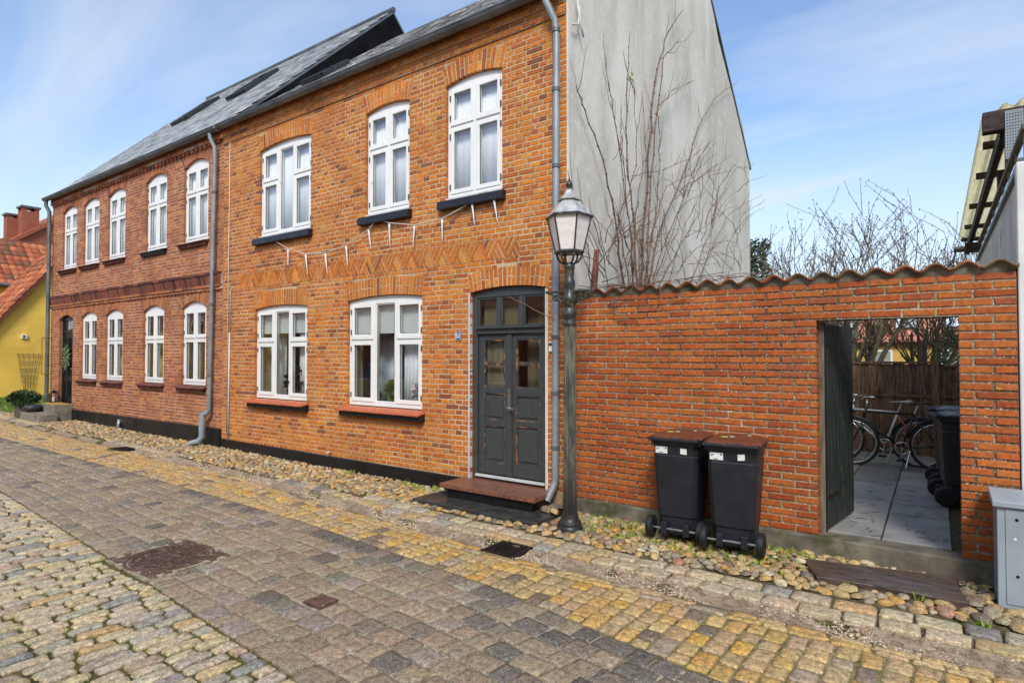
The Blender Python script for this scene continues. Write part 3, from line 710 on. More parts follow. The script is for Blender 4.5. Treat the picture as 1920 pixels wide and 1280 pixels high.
# verge strip on the gable edge
m = MB(); m.obox(((RX1+.05), 2.12, 7.95), (.03, 0, 0), (0, 2.2, 1.80), (0, -.02, .025)); m.build('verge_strip', 'zinc', houseR)
F3 = [(0, .62, 1), (.345, None, 0), (.655, .62, 1)]; F2 = [(0, .635, 1), (.5, .635, 1)]
window(houseR, oW[0], F3, 'black', curtain=[(0, 1, 0, 1, 'curtain_white', .0025, .10)])  # upper floor curtains added to make the panes pale like reflected sky
window(houseR, oW[1], F2, 'black', curtain=[(0, 1, 0, 1, 'curtain_white', .0025, .10)])
window(houseR, oW[2], F2, 'black', curtain=[(0, 1, 0, 1, 'curtain_white', .0025, .10)])
window(houseR, oG[0], F3, 'tile', curtain=[(0.02, .98, .70, 1, 'blind', 0, .10), (.68, .98, 0, .7, 'curtain_white', .015, .15), (.0, .30, 0, .7, 'curtain_white', .02, .28)])
window(houseR, oG[1], F3, 'tile', curtain=[(0.02, .98, .66, 1, 'blind', 0, .10), (.66, .98, 0, .66, 'curtain_white', .015, .15), (.0, .3, 0, .66, 'curtain_white', .02, .5)])
# downpipe at the garden corner
pts = [(-3.68, -.16, 6.02), (-3.68, -.16, 5.95), (-3.60, -.075, 5.72), (-3.585, -.07, 5.55), (-3.61, -.07, .36), (-3.61, -.085, .3), (-3.65, -.19, .12)]
dp = downpipe(houseR, pts, .042, [(5.6, -3.587, -.072), (4.9, -3.59, -.07), (4.0, -3.592, -.07), (2.0, -3.603, -.07), (1.35, -3.606, -.07), (.72, -3.61, -.07)])
# ---- front door
dr = MB(); x0, x1, z0, zs = oD[0]+.004, oD[1]-.004, .2, oD[3]; fw = .075; y = .055
dr.box(x0, x0+fw, y, y+.1, z0, zs); dr.box(x1-fw, x1, y, y+.1, z0, zs)
xc, zc, Rr, am = arch_geo(oD); poly = [(x0, zs-.07), (x1, zs-.07)]+[(x1-(x1-x0)*k/12, zc+math.sqrt(Rr*Rr-(x1-(x1-x0)*k/12-xc)**2)-.004) for k in range(13)]
dr.prism(poly, y+.002, y+.1)
dr.box(x0+fw, x1-fw, y-.01, y+.1, 2.06, 2.15); dr.box(x0+fw, x1-fw, y-.045, y-.01, 2.125, 2.15)
for k in (1, 2):
    xx = x0+fw+(x1-x0-2*fw)*k/3; dr.box(xx-.024, xx+.024, y+.004, y+.09, 2.15, zs-.07)
dr.box(x0+fw, x1-fw, y, y+.1, z0, z0+.03)
door = dr.build('door', 'door_grey', houseR, bevel=.005, seg=1)
m = MB(); m.box(x0+fw-.01, x1-fw+.01, y-.03, y+.0, z0+.032, z0+.062); m.build('threshold', 'white_rubber', door)
m = MB(); m.box(x0-.026, x0-.004, -.006, .05, z0-.02, zs); m.build('door_trim', 'white_rubber', door)
for k in range(3):
    a = x0+fw+(x1-x0-2*fw)*k/3+.024*(k > 0); b = x0+fw+(x1-x0-2*fw)*(k+1)/3-.024*(k < 2)
    m = MB(); m.ring(a+.001, b-.001, 2.151, zs-.071, .022, y+.016, y+.06); m.build('transom_sash', 'door_grey', door, bevel=.003, seg=1)
    m = MB(); m.box(a+.02, b-.02, y+.036, y+.042, 2.17, zs-.09); m.build('pane', 'glass_dusty', door)
mid = (x0+x1)/2-.01
for k, (a, b) in enumerate(((x0+fw+.004, mid-.003), (mid+.003, x1-fw-.004))):
    zb, zt = z0+.066, 2.056; st = .085; yl = y+.03
    rails = [(zb, zb+.15), (.88, .96), (1.30, 1.38), (zt-.07, zt)] if k == 0 else [(zb, zb+.16), (.90, .97), (1.28, 1.38), (zt-.07, zt)]
    m = MB(); m.box(a, a+st, yl, yl+.045, zb, zt); m.box(b-st, b, yl, yl+.045, zb, zt)
    for r0, r1 in rails: m.box(a+st, b-st, yl+.001, yl+.044, r0, r1)
    lf = m.build('door_leaf', 'door_grey', door, bevel=.005, seg=1)
    for (c0, c1) in ((rails[0][1], rails[1][0]), (rails[1][1], rails[2][0])):
        q = MB(); q.box(a+st, b-st, yl+.02, yl+.034, c0, c1); q.box(a+st+.04, b-st-.04, yl+.006, yl+.02, c0+.04, c1-.04); q.build('door_panel', 'door_grey', door, bevel=.009, seg=1)
        q = MB(); q.ring(a+st-.001, b-st+.001, c0-.001, c1+.001, .008, yl+.004, yl+.022); q.build('worn_bead', 'door_worn', door)
    zm = (rails[2][1]+rails[3][0])/2
    q = MB(); q.box(a+st, b-st, yl+.004, yl+.04, zm-.013, zm+.013); q.build('glazing_bar', 'door_worn', door)
    for c0, c1 in ((rails[2][1], zm-.013), (zm+.013, rails[3][0])):
        q = MB(); q.ring(a+st+.0005, b-st-.0005, c0+.0005, c1-.0005, .013, yl+.008, yl+.03); q.build('worn_bead', 'door_worn', door)
        q = MB(); q.box(a+st+.01, b-st-.01, yl+.02, yl+.025, c0+.01, c1-.01); q.build('pane', 'glass_dusty', door)
m = MB(); m.box(mid-.032, mid+.036, y+.004, y+.03, z0+.07, 2.05); m.build('meeting_stile', 'door_grey', door, bevel=.006)
h = MB(); h.box(mid-.02, mid+.022, y-.003, y+.004, 1.08, 1.36); h.tube([(mid+.001, y-.002, 1.13), (mid+.001, y-.05, 1.13)], .01, 10); h.tube([(mid+.001, y-.048, 1.13), (mid+.105, y-.048, 1.125)], .009, 10)
h.tube([(mid+.001, y-.012, 1.28), (mid+.001, y-.002, 1.28)], .015, 12); h.build('door_handle', 'steel', door)
m = MB(); m.box(x0+.08, x1-.55, y+.14, y+.15, .25, 2.5); m.build('door_curtain', 'curtain_beige', door); m = MB(); m.box(x1-.52, x1-.08, y+.30, y+.31, .25, 2.5); m.build('door_curtain', 'curtain_beige', door)
m = MB(); m.box(oD[0]+.01, oD[1]-.01, -.01, .06, .03, .198); m.build('door_sill', 'granite_red', door)
# doorbell, vent pipe end, thin conduit
m = MB(); m.box(-3.725, -3.672, -.028, -.002, 1.83, 1.95); bell = m.build('doorbell_box', 'white_paint', houseR, bevel=.006)
m = MB(); m.box(-3.718, -3.68, -.0325, -.029, 1.90, 1.935); m.build('doorbell_button', 'print_dark', bell)
p0 = pl(615, 853, -.02); m = MB(); m.tube([(p0[0], .03, p0[2]-.05), (p0[0], -.04, p0[2]-.0), (p0[0]+.02, -.055, p0[2]+.04), (p0[0]+.05, -.03, p0[2]+.06)], .012, 8); m.build('pipe_end', 'cable_white', houseR, smooth=True)
m = MB(); m.tube([(-10.74, -.02, 2.2), (-10.76, -.02, .25)], .016, 8); m.build('conduit', 'cable_white', houseR, smooth=True)
m = MB(); m.tube([(-10.66, -.008, 3.05), (-10.72, -.012, 3.0), (-10.735, -.014, 2.2)], .009, 6); m.tube([(-10.80, -.012, 5.85), (-10.83, -.012, .3)], .007, 6); m.build('cable', 'cable_white', houseR, smooth=True)
m = MB(); m.tube([(-3.42, .12, 6.05), (-3.40, .18, 5.75), (-3.40, .25, 5.60)], .012, 8); m.tube([(-3.42, .20, 5.95), (-3.42, .16, 5.72), (-3.42, .02, 5.66)], .012, 8); m.build('gable_cable', 'cable_white', houseR, smooth=True)
# number plate
sg = thing('number_plate', 'small blue enamel house number plate with white 51', 'house number', (-5.142, -.012, 1.99))
m = MB(); m.box(-5.192, -5.092, -.014, -.004, 1.988, 2.102); plate = m.build('plate', 'sign_blue', sg, bevel=.004)
m = MB(); m.ring(-5.190, -5.094, 1.990, 2.100, .004, -.0155, -.0135); m.build('plate_border', 'sign_white', sg)
cu = bpy.data.curves.new('number', 'FONT'); cu.body = '51'; cu.size = .098; cu.align_x = 'CENTER'; cu.extrude = .001; cu.space_character = .86; cu.offset = .0018
to = bpy.data.objects.new('number', cu); COL.objects.link(to); bpy.context.view_layer.update()
me = bpy.data.meshes.new_from_object(to.evaluated_get(bpy.context.evaluated_depsgraph_get())); bpy.data.objects.remove(to); me.materials.clear(); me.materials.append(MATS['sign_white'])
link('numerals', me, sg, (-5.142, -.0165, 2.011), rot=(R(90), 0, 0))

# ================================================================== LEFT HOUSE (weathered red brick)
LX0, LX1 = -19.95, -11.03
houseL = thing('brick_house', 'weathered red brick house with belt cornice and black door at far end', 'house', ((LX0+LX1)/2, 0, 0))
cu_ = [-12.09, -13.80, -15.82, -17.30, -18.72]
uL = [(c-.49, c+.49, 4.08, 5.60, .13, .27) for c in cu_]
gL = [(c-.49, c+.49, 1.185, 2.735, .13, .27) for c in (-12.12, -13.86, -15.87, -17.36)]
dL = (-19.36, -18.40, .5, 2.74, .10, .25)
opsL = uL+gL+[dL]
PAL_L = [((168, 100, 62), 9), ((156, 90, 58), 8), ((180, 112, 68), 6), ((140, 80, 56), 4), ((184, 114, 58), 3), ((120, 74, 56), 1.5)]
VL = brick_variants('brick', 'brick_red', PAL_L, 34, .226, .0535, .062, .0035)
holes = [(o[0]-.006, o[1]+.006, o[2]-.02, o[3]+o[4]) for o in opsL]
wallL = core_wall('wall', LX0, LX1, .0, 6.1, holes, .0045, .32, 'mortar_red', houseL, extra=[(LX0, LX1, -.05, .009, 5.93, 6.08), (LX0, LX1, -.03, .009, 3.05, 3.09), (LX0, LX1, -.02, .009, 3.14, 3.34)])
sl = [(o[0]-.10, o[1]+.06, o[2]-.13, o[2]) for o in uL+gL]
inst = lay_bricks(VL, LX0, LX1-.002, .37, 6.1, opsL, sl+[(LX0-1, LX1+1, 3.03, 3.37)], 'cross', lambda z: .06 if z > 5.93 else 0)
place(VL, inst, wallL, 300, 'bricks')
for o in opsL: arch_bricks(o, wallL, 'brick_red', PAL_L, split=.15)
# belt cornice: dentils, string course, standing bricks, capping
def row(x0, x1, pitch, wd, y0, z0, z1, name, mat, pal, parent, lean=0):
    V = Variants(name, mat)
    for k in range(14):
        hx = wd/2; j = lambda: rnd.uniform(-.003, .003)
        v = [(-hx+j(), y0+j()+lean, z0), (hx+j(), y0+j()+lean, z0), (hx, .05, z0), (-hx, .05, z0), (-hx+j(), y0+j(), z1), (hx+j(), y0+j(), z1), (hx, .05, z1), (-hx, .05, z1)]
        V.add(v, [(0, 1, 5, 4), (1, 2, 6, 5), (3, 0, 4, 7), (4, 5, 6, 7), (0, 3, 2, 1)], pick(pal))
    n = int((x1-x0)/pitch); ii = []
    for k in range(n): ii.append((rnd.randrange(14), (x0+(k+.5)*pitch+rnd.uniform(-.003, .003), 0, 0), (1, 1, 1), (0, 0, 0), wd))
    place(V, ii, parent, 300)
PAL_D = [((120, 70, 58), 4), ((90, 54, 48), 4), ((140, 82, 62), 3)]
row(LX0+.02, LX1-.02, .17, .105, -.035, 3.035, 3.088, 'dentil', 'brick_red', PAL_L, wallL)
row(LX0+.01, LX1-.01, .24, .23, -.055, 3.092, 3.142, 'string_brick', 'brick_red', PAL_L, wallL)
row(LX0+.01, LX1-.01, .078, .052, -.08, 3.148, 3.325, 'standing_brick', 'brick_red', PAL_D, wallL, lean=.045)
row(LX0+.01, LX1-.01, .24, .232, -.095, 3.33, 3.378, 'capping_brick', 'brick_red', PAL_D, wallL)
row(LX0+.02, LX1-.02, .17, .09, -.045, 5.86, 5.925, 'dentil', 'brick_red', PAL_L, wallL)
m = MB(); m.prism([(dL[1]+.12, zg(-18)-.1), (LX1-.002, zg(-11)-.1), (LX1-.002, .395), (dL[1]+.12, .37)], -.04, .02); pln = m.build('plinth', 'tar_black', houseL, bevel=.012)
for q in (-14.6, -11.75):
    m = MB(); m.box(q-.07, q+.07, -.046, -.041, .2, .34); m.build('vent_hole', 'hole_black', houseL)
m = MB(); m.tube([(-15.35, -.06, .30), (-15.35, -.09, .06)], .035, 10); m.build('pipe_end', 'zinc_pale', houseL, smooth=True)
m = MB(); m.box(LX0, LX0+.3, .33, 8.0, 0, 6.0); m.box(LX1-.32, LX1-.02, .33, 8.0, 0, 6.0); m.box(LX0+.31, LX1-.33, 7.7, 8.0, 0, 6.1); m.build('inner_wall', 'room_wall', houseL)
m = MB(); m.box(LX0+.31, LX1-.33, .33, 7.69, .3, .4); m.box(LX0+.31, LX1-.33, .33, 7.69, 3.05, 3.3); m.box(LX0+.31, LX1-.33, .33, 7.69, 5.85, 6.0); m.build('floor', 'room_floor', houseL)
m = MB(); m.box(LX0+.32, LX1-.34, 3.6, 3.7, .41, 3.04); m.box(LX0+.32, LX1-.34, 3.6, 3.7, 3.31, 5.84); m.build('partition', 'room_wall', houseL)
roofL, angL = slate_roof(houseL, LX0-.08, LX1+.03, -.1, 6.10, 4.30, 10.42, pal=SLATE_PAL, back=(8.6, 6.1))
for x, a, b in ((-17.4, 3.2, 4.5), (-14.45, 3.2, 4.5)): skylight(roofL, x, -.1, 6.10, angL, a, b)
m = MB(); m.prismX([(.0, 5.9), (8.5, 5.9), (8.5, 6.08), (4.30, 10.34), (.0, 6.12)], LX1-.25, LX1+.024); m.build('gable_wall', 'tar_gable', houseL)
m = MB(); m.prismX([(.1, 5.9), (8.4, 5.9), (4.34, 10.36), (4.26, 10.36)], LX0, LX0+.25, srgb(150, 88, 68)); m.build('gable_wall', 'brick_red', houseL)
m = MB(); m.tube([(LX0-.08, 4.3, 10.45), (LX1+.05, 4.3, 10.45)], .07, 8); m.build('ridge', 'zinc_dark', houseL)
gutter(houseL, LX0-.12, LX1+.02, -.16, 6.085)
CW = [(0, 1, 0, 1, 'curtain_white', .0025, .095)]  # added close behind the upper panes, standing in for their pale reflections
for k, o in enumerate(uL): window(houseL, o, [(0, .645, 1), (.5, .645, 1)], 'dark' if k == 1 else 'brick', hinges=k < 2, curtain=CW)
for k, o in enumerate(gL):
    window(houseL, o, [(0, .60, 1), (.5, .60, 1)], 'brick', hinges=k < 2, curtain=[(0, 1, .35, 1, 'curtain_warm', .012, .3), (0, .3, 0, .35, 'curtain_warm', .012, .3)] if k else [(0, .4, 0, .55, 'curtain_warm', .012, .2), (.7, 1, 0, .55, 'curtain_warm', .012, .25)])
# wrought scrolls behind the top panes of the nearest ground window
sc_ = MB(); o = gL[0]
for s in (-.26, .26):
    for q in (-1, 1):
        pts = [(-12.12+s+q*(.05+.06*math.sin(a)), .13, 2.20+.28*(a/3.6)+.03*math.cos(a*2)) for a in [i*.3 for i in range(13)]]
        sc_.tube(pts, .008, 5)
        sc_.tube([(-12.12+s+q*.14+.04*math.cos(a), .13, 2.52+.05*math.sin(a)) for a in [i*.5 for i in range(12)]], .008, 5)
sc_.build('window_scroll', 'cable_white', houseL)
pts = [(-11.25, -.16, 6.02), (-11.25, -.16, 5.94), (-11.20, -.09, 5.75), (-11.20, -.085, 5.5), (-11.33, -.085, .72)]
d_ = downpipe(houseL, pts, .040, [(4.9, -11.215, -.085), (2.75, -11.275, -.085), (1.4, -11.31, -.085)], 'zinc')
m = MB(); m.tube([(-11.33, -.085, .72), (-11.36, -.10, .68), (-11.44, -.13, .65), (-11.46, -.14, .62), (-11.46, -.14, .22), (-11.50, -.19, .14), (-11.62, -.29, .10)], [.047, .05, .055, .062, .062, .055, .05], 14); autosmooth(m.build('downpipe_boot', 'zinc_pale', houseL))
pts = [(LX0-.02, -.16, 6.02), (LX0-.02, -.16, 5.9), (LX0+.06, -.10, 5.72), (LX0+.06, -.10, .5)]
downpipe(houseL, pts, .048, [(4.9, LX0+.06, -.1), (3.4, LX0+.06, -.1), (1.5, LX0+.06, -.1)], 'zinc_dark')
# black front door
x0, x1 = dL[0]+.004, dL[1]-.004; y = .075; m = MB()
m.box(x0, x0+.06, y, y+.1, .5, 2.74); m.box(x1-.06, x1, y, y+.1, .5, 2.74)
xc, zc, Rr, am = arch_geo(dL); m.prism([(x0, 2.70), (x1, 2.70)]+[(x1-(x1-x0)*k/12, zc+math.sqrt(Rr*Rr-(x1-(x1-x0)*k/12-xc)**2)-.004) for k in range(13)], y, y+.1)
m.box(x0+.06, x1-.06, y-.005, y+.1, 2.38, 2.44)
dl = m.build('door', 'door_black', houseL, bevel=.005)
m = MB(); m.box(x0+.062, x1-.062, y+.02, y+.07, .52, 2.378); lf = m.build('door_leaf', 'door_black', dl)
for a, b in ((x0+.14, x0+.43), (x1-.43, x1-.14)):
    for c, d in ((.65, 1.1), (1.2, 1.6), (1.7, 2.25)):
        q = MB(); q.ring(a, b, c, d, .03, y+.002, y+.021); q.build('door_panel', 'door_black', dl, bevel=.008, seg=1)
for k in range(2):
    a = x0+.07+k*.42; q = MB(); q.box(a, a+.40, y+.03, y+.036, 2.445, 2.69); q.build('pane', 'glass', dl)
q = MB()
q.box(x1-.13, x1-.09, y+.008, y+.02, 1.38, 1.6); q.tube([(x1-.11, y-.03, 1.42), (x1-.22, y-.03, 1.42)], .012, 8); q.tube([(x1-.11, y+.01, 1.42), (x1-.11, y-.03, 1.42)], .012, 8); q.build('door_handle', 'steel', dl)
q = MB()
for z in (1.32, 1.44, 1.56): q.box(x0+.085, x0+.115, y+.005, y+.02, z, z+.05)
q.build('hinge', 'steel', dl)
# reveal lining of the door recess
m = MB(); m.box(dL[0]-.006, dL[0]+.003, .178, .32, .4, 2.8, srgb(140, 80, 64)); m.box(dL[1]-.003, dL[1]+.006, .178, .32, .4, 2.8, srgb(140, 80, 64)); m.build('door_lining', 'brick_red', houseL)

# ================================================================== GROUND
def sheet(name, mat, xs, yfun0, yfun1, zf, ny=6, parent=None):
    v = []; f = []
    for i, x in enumerate(xs):
        for j in range(ny+1):
            y = yfun0(x)+(yfun1(x)-yfun0(x))*j/ny; v.append((x, y, zf(x, y)))
    for i in range(len(xs)-1):
        for j in range(ny): a = i*(ny+1)+j; f.append((a, a+ny+1, a+ny+2, a+1))
    o = MB().add(v, f).build(name, mat, parent, smooth=True)
    if not parent: o['kind'] = 'structure'
    return o
m = MB(); m.add([(-400, -300, -.25), (400, -300, -.25), (400, 500, -.25), (-400, 500, -.25)], [(0, 1, 2, 3)]); g0 = m.build('ground', 'soil'); g0['kind'] = 'structure'
xs = [(-46+k*.25) for k in range(int(54/.25)+1)]
Y_KB = -.90
road = sheet('road', 'joint_road', xs, lambda x: y_ch(x)+.30, lambda x: -7.0, lambda x, y: gh(x, y)-.013, 40)
walk = sheet('sidewalk', 'joint_walk', xs, lambda x: .05, lambda x: y_ch(x)+.29, lambda x, y: gh(x, y)-.018, 12)
sheet('joint_sand', 'joint_sand', xs, lambda x: y_b1(x)-.02, lambda x: y_b2(x)+.02, lambda x, y: gh(x, y)-.008, 8, road)
sheet('joint_grit', 'joint_grit', xs, lambda x: y_ch(x)+.0, lambda x: y_b1(x)-.015, lambda x, y: gh(x, y)-.0065, 8, road)
walk2 = sheet('sidewalk', 'paving_grey', xs, lambda x: -7.0, lambda x: -8.3, lambda x, y: zg(x)+.02, 2)
# --- stone variants
def sett_variants(name, mat, pal, n, lx, ly, hz=.03, rough=.012, rnd_c=.25):
    V = Variants(name, mat, True)
    for k in range(n):
        a, b = lx/2, ly/2; base = []
        for (sx, sy) in ((-1, -1), (1, -1), (1, 1), (-1, 1)):
            c = min(a, b)*rnd_c*rnd.uniform(.5, 1.3)
            if sx*sy > 0: pp = [(sx*a, sy*(b-c)), (sx*(a-c), sy*b)]
            else: pp = [(sx*(a-c), sy*b), (sx*a, sy*(b-c))]
            base += pp
        base.insert(2, (0, -b)); base.insert(7, (0, b))
        base = [(x+rnd.uniform(-1, 1)*rough, y+rnd.uniform(-1, 1)*rough) for x, y in base]
        nb = len(base); tl = (rnd.uniform(-.03, .03), rnd.uniform(-.03, .03))
        v = [(x*1.02, y*1.02, -.035) for x, y in base]+[(x, y, -.0045) for x, y in base]+[(x-math.copysign(min(abs(x)*.2, .0055), x), y-math.copysign(min(abs(y)*.2, .0055), y), hz*.16+rnd.uniform(-.0015, .0015)+x*tl[0]+y*tl[1]) for x, y in base]+[(x*.6, y*.6, hz*.30+rnd.uniform(-.003, .003)+x*tl[0]+y*tl[1]) for x, y in base]+[(0, 0, hz*.32+rnd.uniform(-.002, .002))]
        f = []
        for q in range(3): f += [(q*nb+i, q*nb+(i+1) % nb, (q+1)*nb+(i+1) % nb, (q+1)*nb+i) for i in range(nb)]
        f += [(3*nb+i, 3*nb+(i+1) % nb, 4*nb) for i in range(nb)]
        V.add(v, f, pick(pal))
    V.flat = 2*nb; return V
P_FORE = [((198, 182, 148), 9), ((186, 172, 146), 8), ((202, 182, 136), 5), ((174, 166, 148), 5), ((184, 156, 130), 1.6), ((148, 144, 136), 2), ((194, 162, 108), 2)]
P_YEL = [((192, 164, 112), 9), ((196, 158, 90), 8), ((180, 152, 110), 6), ((206, 160, 76), 4), ((176, 132, 84), 3), ((164, 146, 120), 3.5), ((122, 108, 90), 1.2), ((164, 112, 74), .7)]
P_BAND = [((152, 134, 110), 9), ((160, 142, 118), 8), ((140, 124, 104), 7), ((148, 138, 124), 5), ((124, 116, 106), 2), ((164, 132, 96), 1.2)]
P_DARK = [((106, 102, 94), 5), ((90, 88, 84), 4), ((122, 112, 100), 4)]
P_KERB = [((188, 172, 140), 7), ((176, 160, 132), 6), ((192, 164, 114), 5), ((164, 156, 144), 3), ((170, 128, 100), 2), ((130, 124, 116), 1)]
P_COB = [((178, 148, 96), 9), ((192, 164, 108), 7), ((160, 134, 94), 7), ((150, 136, 112), 5), ((196, 180, 148), 4), ((190, 146, 72), 5), ((152, 108, 74), 4), ((120, 100, 78), 4), ((172, 124, 96), 3), ((98, 90, 80), 1.5)]
V_FORE = sett_variants('sett', 'stone_road', P_FORE, 40, .088, .21, .022, .0045, .32)
V_YEL = sett_variants('sett', 'stone_road', P_YEL, 40, .125, .165, .02, .0055, .28)
V_BAND = sett_variants('flat_sett', 'stone_band', P_BAND, 34, .24, .205, .012, .0055, .18); nB = len(V_BAND.d)
for d in sett_variants('flat_sett', 'stone_band', P_DARK, 14, .24, .205, .012, .0055, .18).d: V_BAND.d.append(d)
V_KERB = sett_variants('kerb_stone', 'stone_kerb', P_KERB, 30, .235, .165, .018, .007, .26)
MAN = (-5.97, -5.12, -3.83, -3.04); GRATE = (-3.45, -3.10, -1.66, -1.31); GRATE2 = (-12.5, -12.1, -1.33, -1.05); TILE = (-3.77, -3.58, -3.33, -3.16)
def inbox(x, y, b, mrg): return b[0]-mrg < x < b[1]+mrg and b[2]-mrg < y < b[3]+mrg
def clear(x, y, mx=.08): return not (inbox(x, y, MAN, mx) or inbox(x, y, GRATE, mx*.8) or inbox(x, y, TILE, mx*.6) or inbox(x, y, GRATE2, mx))
J = rnd.uniform
def fit(x0, x1, y0, y1, mrg=.004):
    for b in (MAN, GRATE, GRATE2, TILE):
        bx0, bx1, by0, by1 = b[0]-mrg, b[1]+mrg, b[2]-mrg, b[3]+mrg
        if x1 <= bx0 or x0 >= bx1 or y1 <= by0 or y0 >= by1: continue
        op = [(x1-bx0, 'x1', bx0), (bx1-x0, 'x0', bx1), (y1-by0, 'y1', by0), (by1-y0, 'y0', by1)]; op.sort(); _, k, v = op[0]
        if k == 'x1': x1 = v
        elif k == 'x0': x0 = v
        elif k == 'y1': y1 = v
        else: y0 = v
    return (x0, x1, y0, y1) if x1-x0 > .035 and y1-y0 > .035 else None
def sett(inst, var, lx, ly, x0, x1, y0, y1, gap, rot, dz=.005, tilt=.04, lift=0):
    q = fit(x0, x1, y0, y1)
    if not q: return
    x0, x1, y0, y1 = q; xc, yc = (x0+x1)/2, (y0+y1)/2
    inst.append((var, (xc, yc, gh(xc, yc)+lift+J(-dz, dz)), ((x1-x0-gap)/lx, (y1-y0-gap)/ly, 1), (J(-tilt, tilt), J(-tilt, tilt), rot), max(x1-x0, y1-y0)))
# foreground setts: courses across the street
inst = []; x = -15.0
while x < 2.2:
    wd = J(.100, .124); y = y_b2(x)-.005; first = True
    while y > -6.7:
        ln = J(.17, .29)
        if first: ln *= J(.5, 1); first = False
        yc = y-ln/2; xx = x+wd/2+.028*math.sin(y*2.1+1)+.015*math.sin(y*7+x*3)
        sett(inst, rnd.randrange(40), .088, .21, xx-wd/2, xx+wd/2, yc-ln/2, yc+ln/2, .024, J(-.07, .07), .005, .045)
        y -= ln
    x += wd
place(V_FORE, inst, road, 300, 'setts')
# yellow setts between channel and central band
inst = []; x = -30.0
while x < 3.4:
    wd = J(.118, .145); y = y_ch(x)-.155; first = True; ye = y_b1(x)
    while y-ye > .04:
        ln = min(J(.13, .2), y-ye)
        if y-ln-ye < .07: ln = y-ye
        yc = y-ln/2; xx = x+wd/2+.02*math.sin(yc*3)
        sett(inst, rnd.randrange(40), .125, .165, xx-wd/2, xx+wd/2, yc-ln/2, yc+ln/2, .015, J(-.06, .06), .004, .035)
        y -= ln
    x += wd
# two narrow running courses along the channel
for r_ in range(2):
    x = -30.0+J(0, .2)
    while x < 3.4:
        ln = J(.16, .28); xc = x+ln/2; yc = y_ch(xc)-.04-.075*r_
        if clear(xc, yc): inst.append((rnd.randrange(40), (xc, yc, gh(xc, yc)+J(-.004, .004)), ((ln-.015)/.125, .062/.165, 1), (J(-.04, .04), J(-.03, .03), J(-.04, .04)+math.atan2(y_ch(xc+.2)-y_ch(xc-.2), .4)), ln*.8))
        x += ln
place(V_YEL, inst, road, 300, 'setts')
# central band of flat setts, courses along the street
inst = []; NR = 9
for r_ in range(NR):
    x = -30.0+J(0, .2)
    while x < 3.8:
        ln = J(.14, .25); xc = x+ln/2; ya, yb = y_b1(xc), y_b2(xc); wd = (ya-yb)/NR; yc = ya-(r_+.5)*wd
        ang = math.atan2((y_b1(xc+.3)-y_b1(xc-.3))*(1-r_/NR)+(y_b2(xc+.3)-y_b2(xc-.3))*(r_/NR), .6)
        dark = (r_ == 0 and rnd.random() < .5) or rnd.random() < .06 or (xc > -3.2 and rnd.random() < .22)
        sett(inst, nB+rnd.randrange(14) if dark else rnd.randrange(nB), .24, .205, xc-ln/2, xc+ln/2, yc-wd/2, yc+wd/2, .015, ang+J(-.03, .03), .003, .010)
        x += ln
place(V_BAND, inst, road, 300, 'flat_setts')
# kerb rows
inst = []
for r_ in range(3):
    x = -24.0+J(0, .2)
    while x < 3.4:
        ln = J(.19, .32); xc = x+ln/2; yc = y_ch(xc)+.37+r_*.185+.02*math.sin(xc*1.7)
        kb = Y_KB+.05*math.sin(xc*.9)
        if yc < kb: sett(inst, rnd.randrange(30), .235, .165, xc-ln/2, xc+ln/2, yc-.09, yc+.09, .016, J(-.06, .06), .005, .035, .003)
        x += ln
place(V_KERB, inst, walk, 300, 'kerb_stones')
# rounded cobbles
V_COB = Variants('cobble', 'stone_cobble', True)
for k in range(44):
    ns = 8; v = []; el = J(.72, 1.0); skew = J(0, 6.28); ring_h = ((1.0, -.25), (.98, .12), (.74, .42), (.38, .6))
    for (rr, zz) in ring_h:
        for i in range(ns):
            a = 2*math.pi*i/ns; q = 1+.13*math.sin(2*a+skew)+.08*math.sin(3*a+skew*2)+J(-.05, .05); v.append((rr*q*math.cos(a), rr*q*el*math.sin(a), zz+J(-.03, .03)))
    v.append((0, 0, .64)); f = [(q*ns+i, q*ns+(i+1) % ns, (q+1)*ns+(i+1) % ns, (q+1)*ns+i) for q in range(3) for i in range(ns)]+[(3*ns+i, 3*ns+(i+1) % ns, 4*ns) for i in range(ns)]
    V_COB.add(v, f, pick(P_COB))
SLABQ = [(-.96, -.25), (-.80, -.68), (.17, -.62), (.11, -.02)]
def inquad(x, y, Q, mrg=0):
    s = []
    for i in range(4):
        a, b = Q[i], Q[(i+1) % 4]; L_ = math.hypot(b[0]-a[0], b[1]-a[1]); s.append(((b[0]-a[0])*(y-a[1])-(b[1]-a[1])*(x-a[0]))/L_)
    return all(q > -mrg for q in s)
cells = {}; inst = []
def tryput(x, y, r, kx=.86):
    c = (int(x/.15), int(y/.15))
    for i in range(c[0]-1, c[0]+2):
        for j in range(c[1]-1, c[1]+2):
            for (a, b, q) in cells.get((i, j), ()):
                if (a-x)**2+(b-y)**2 < (kx*(q+r))**2: return False
    cells.setdefault(c, []).append((x, y, r)); return True
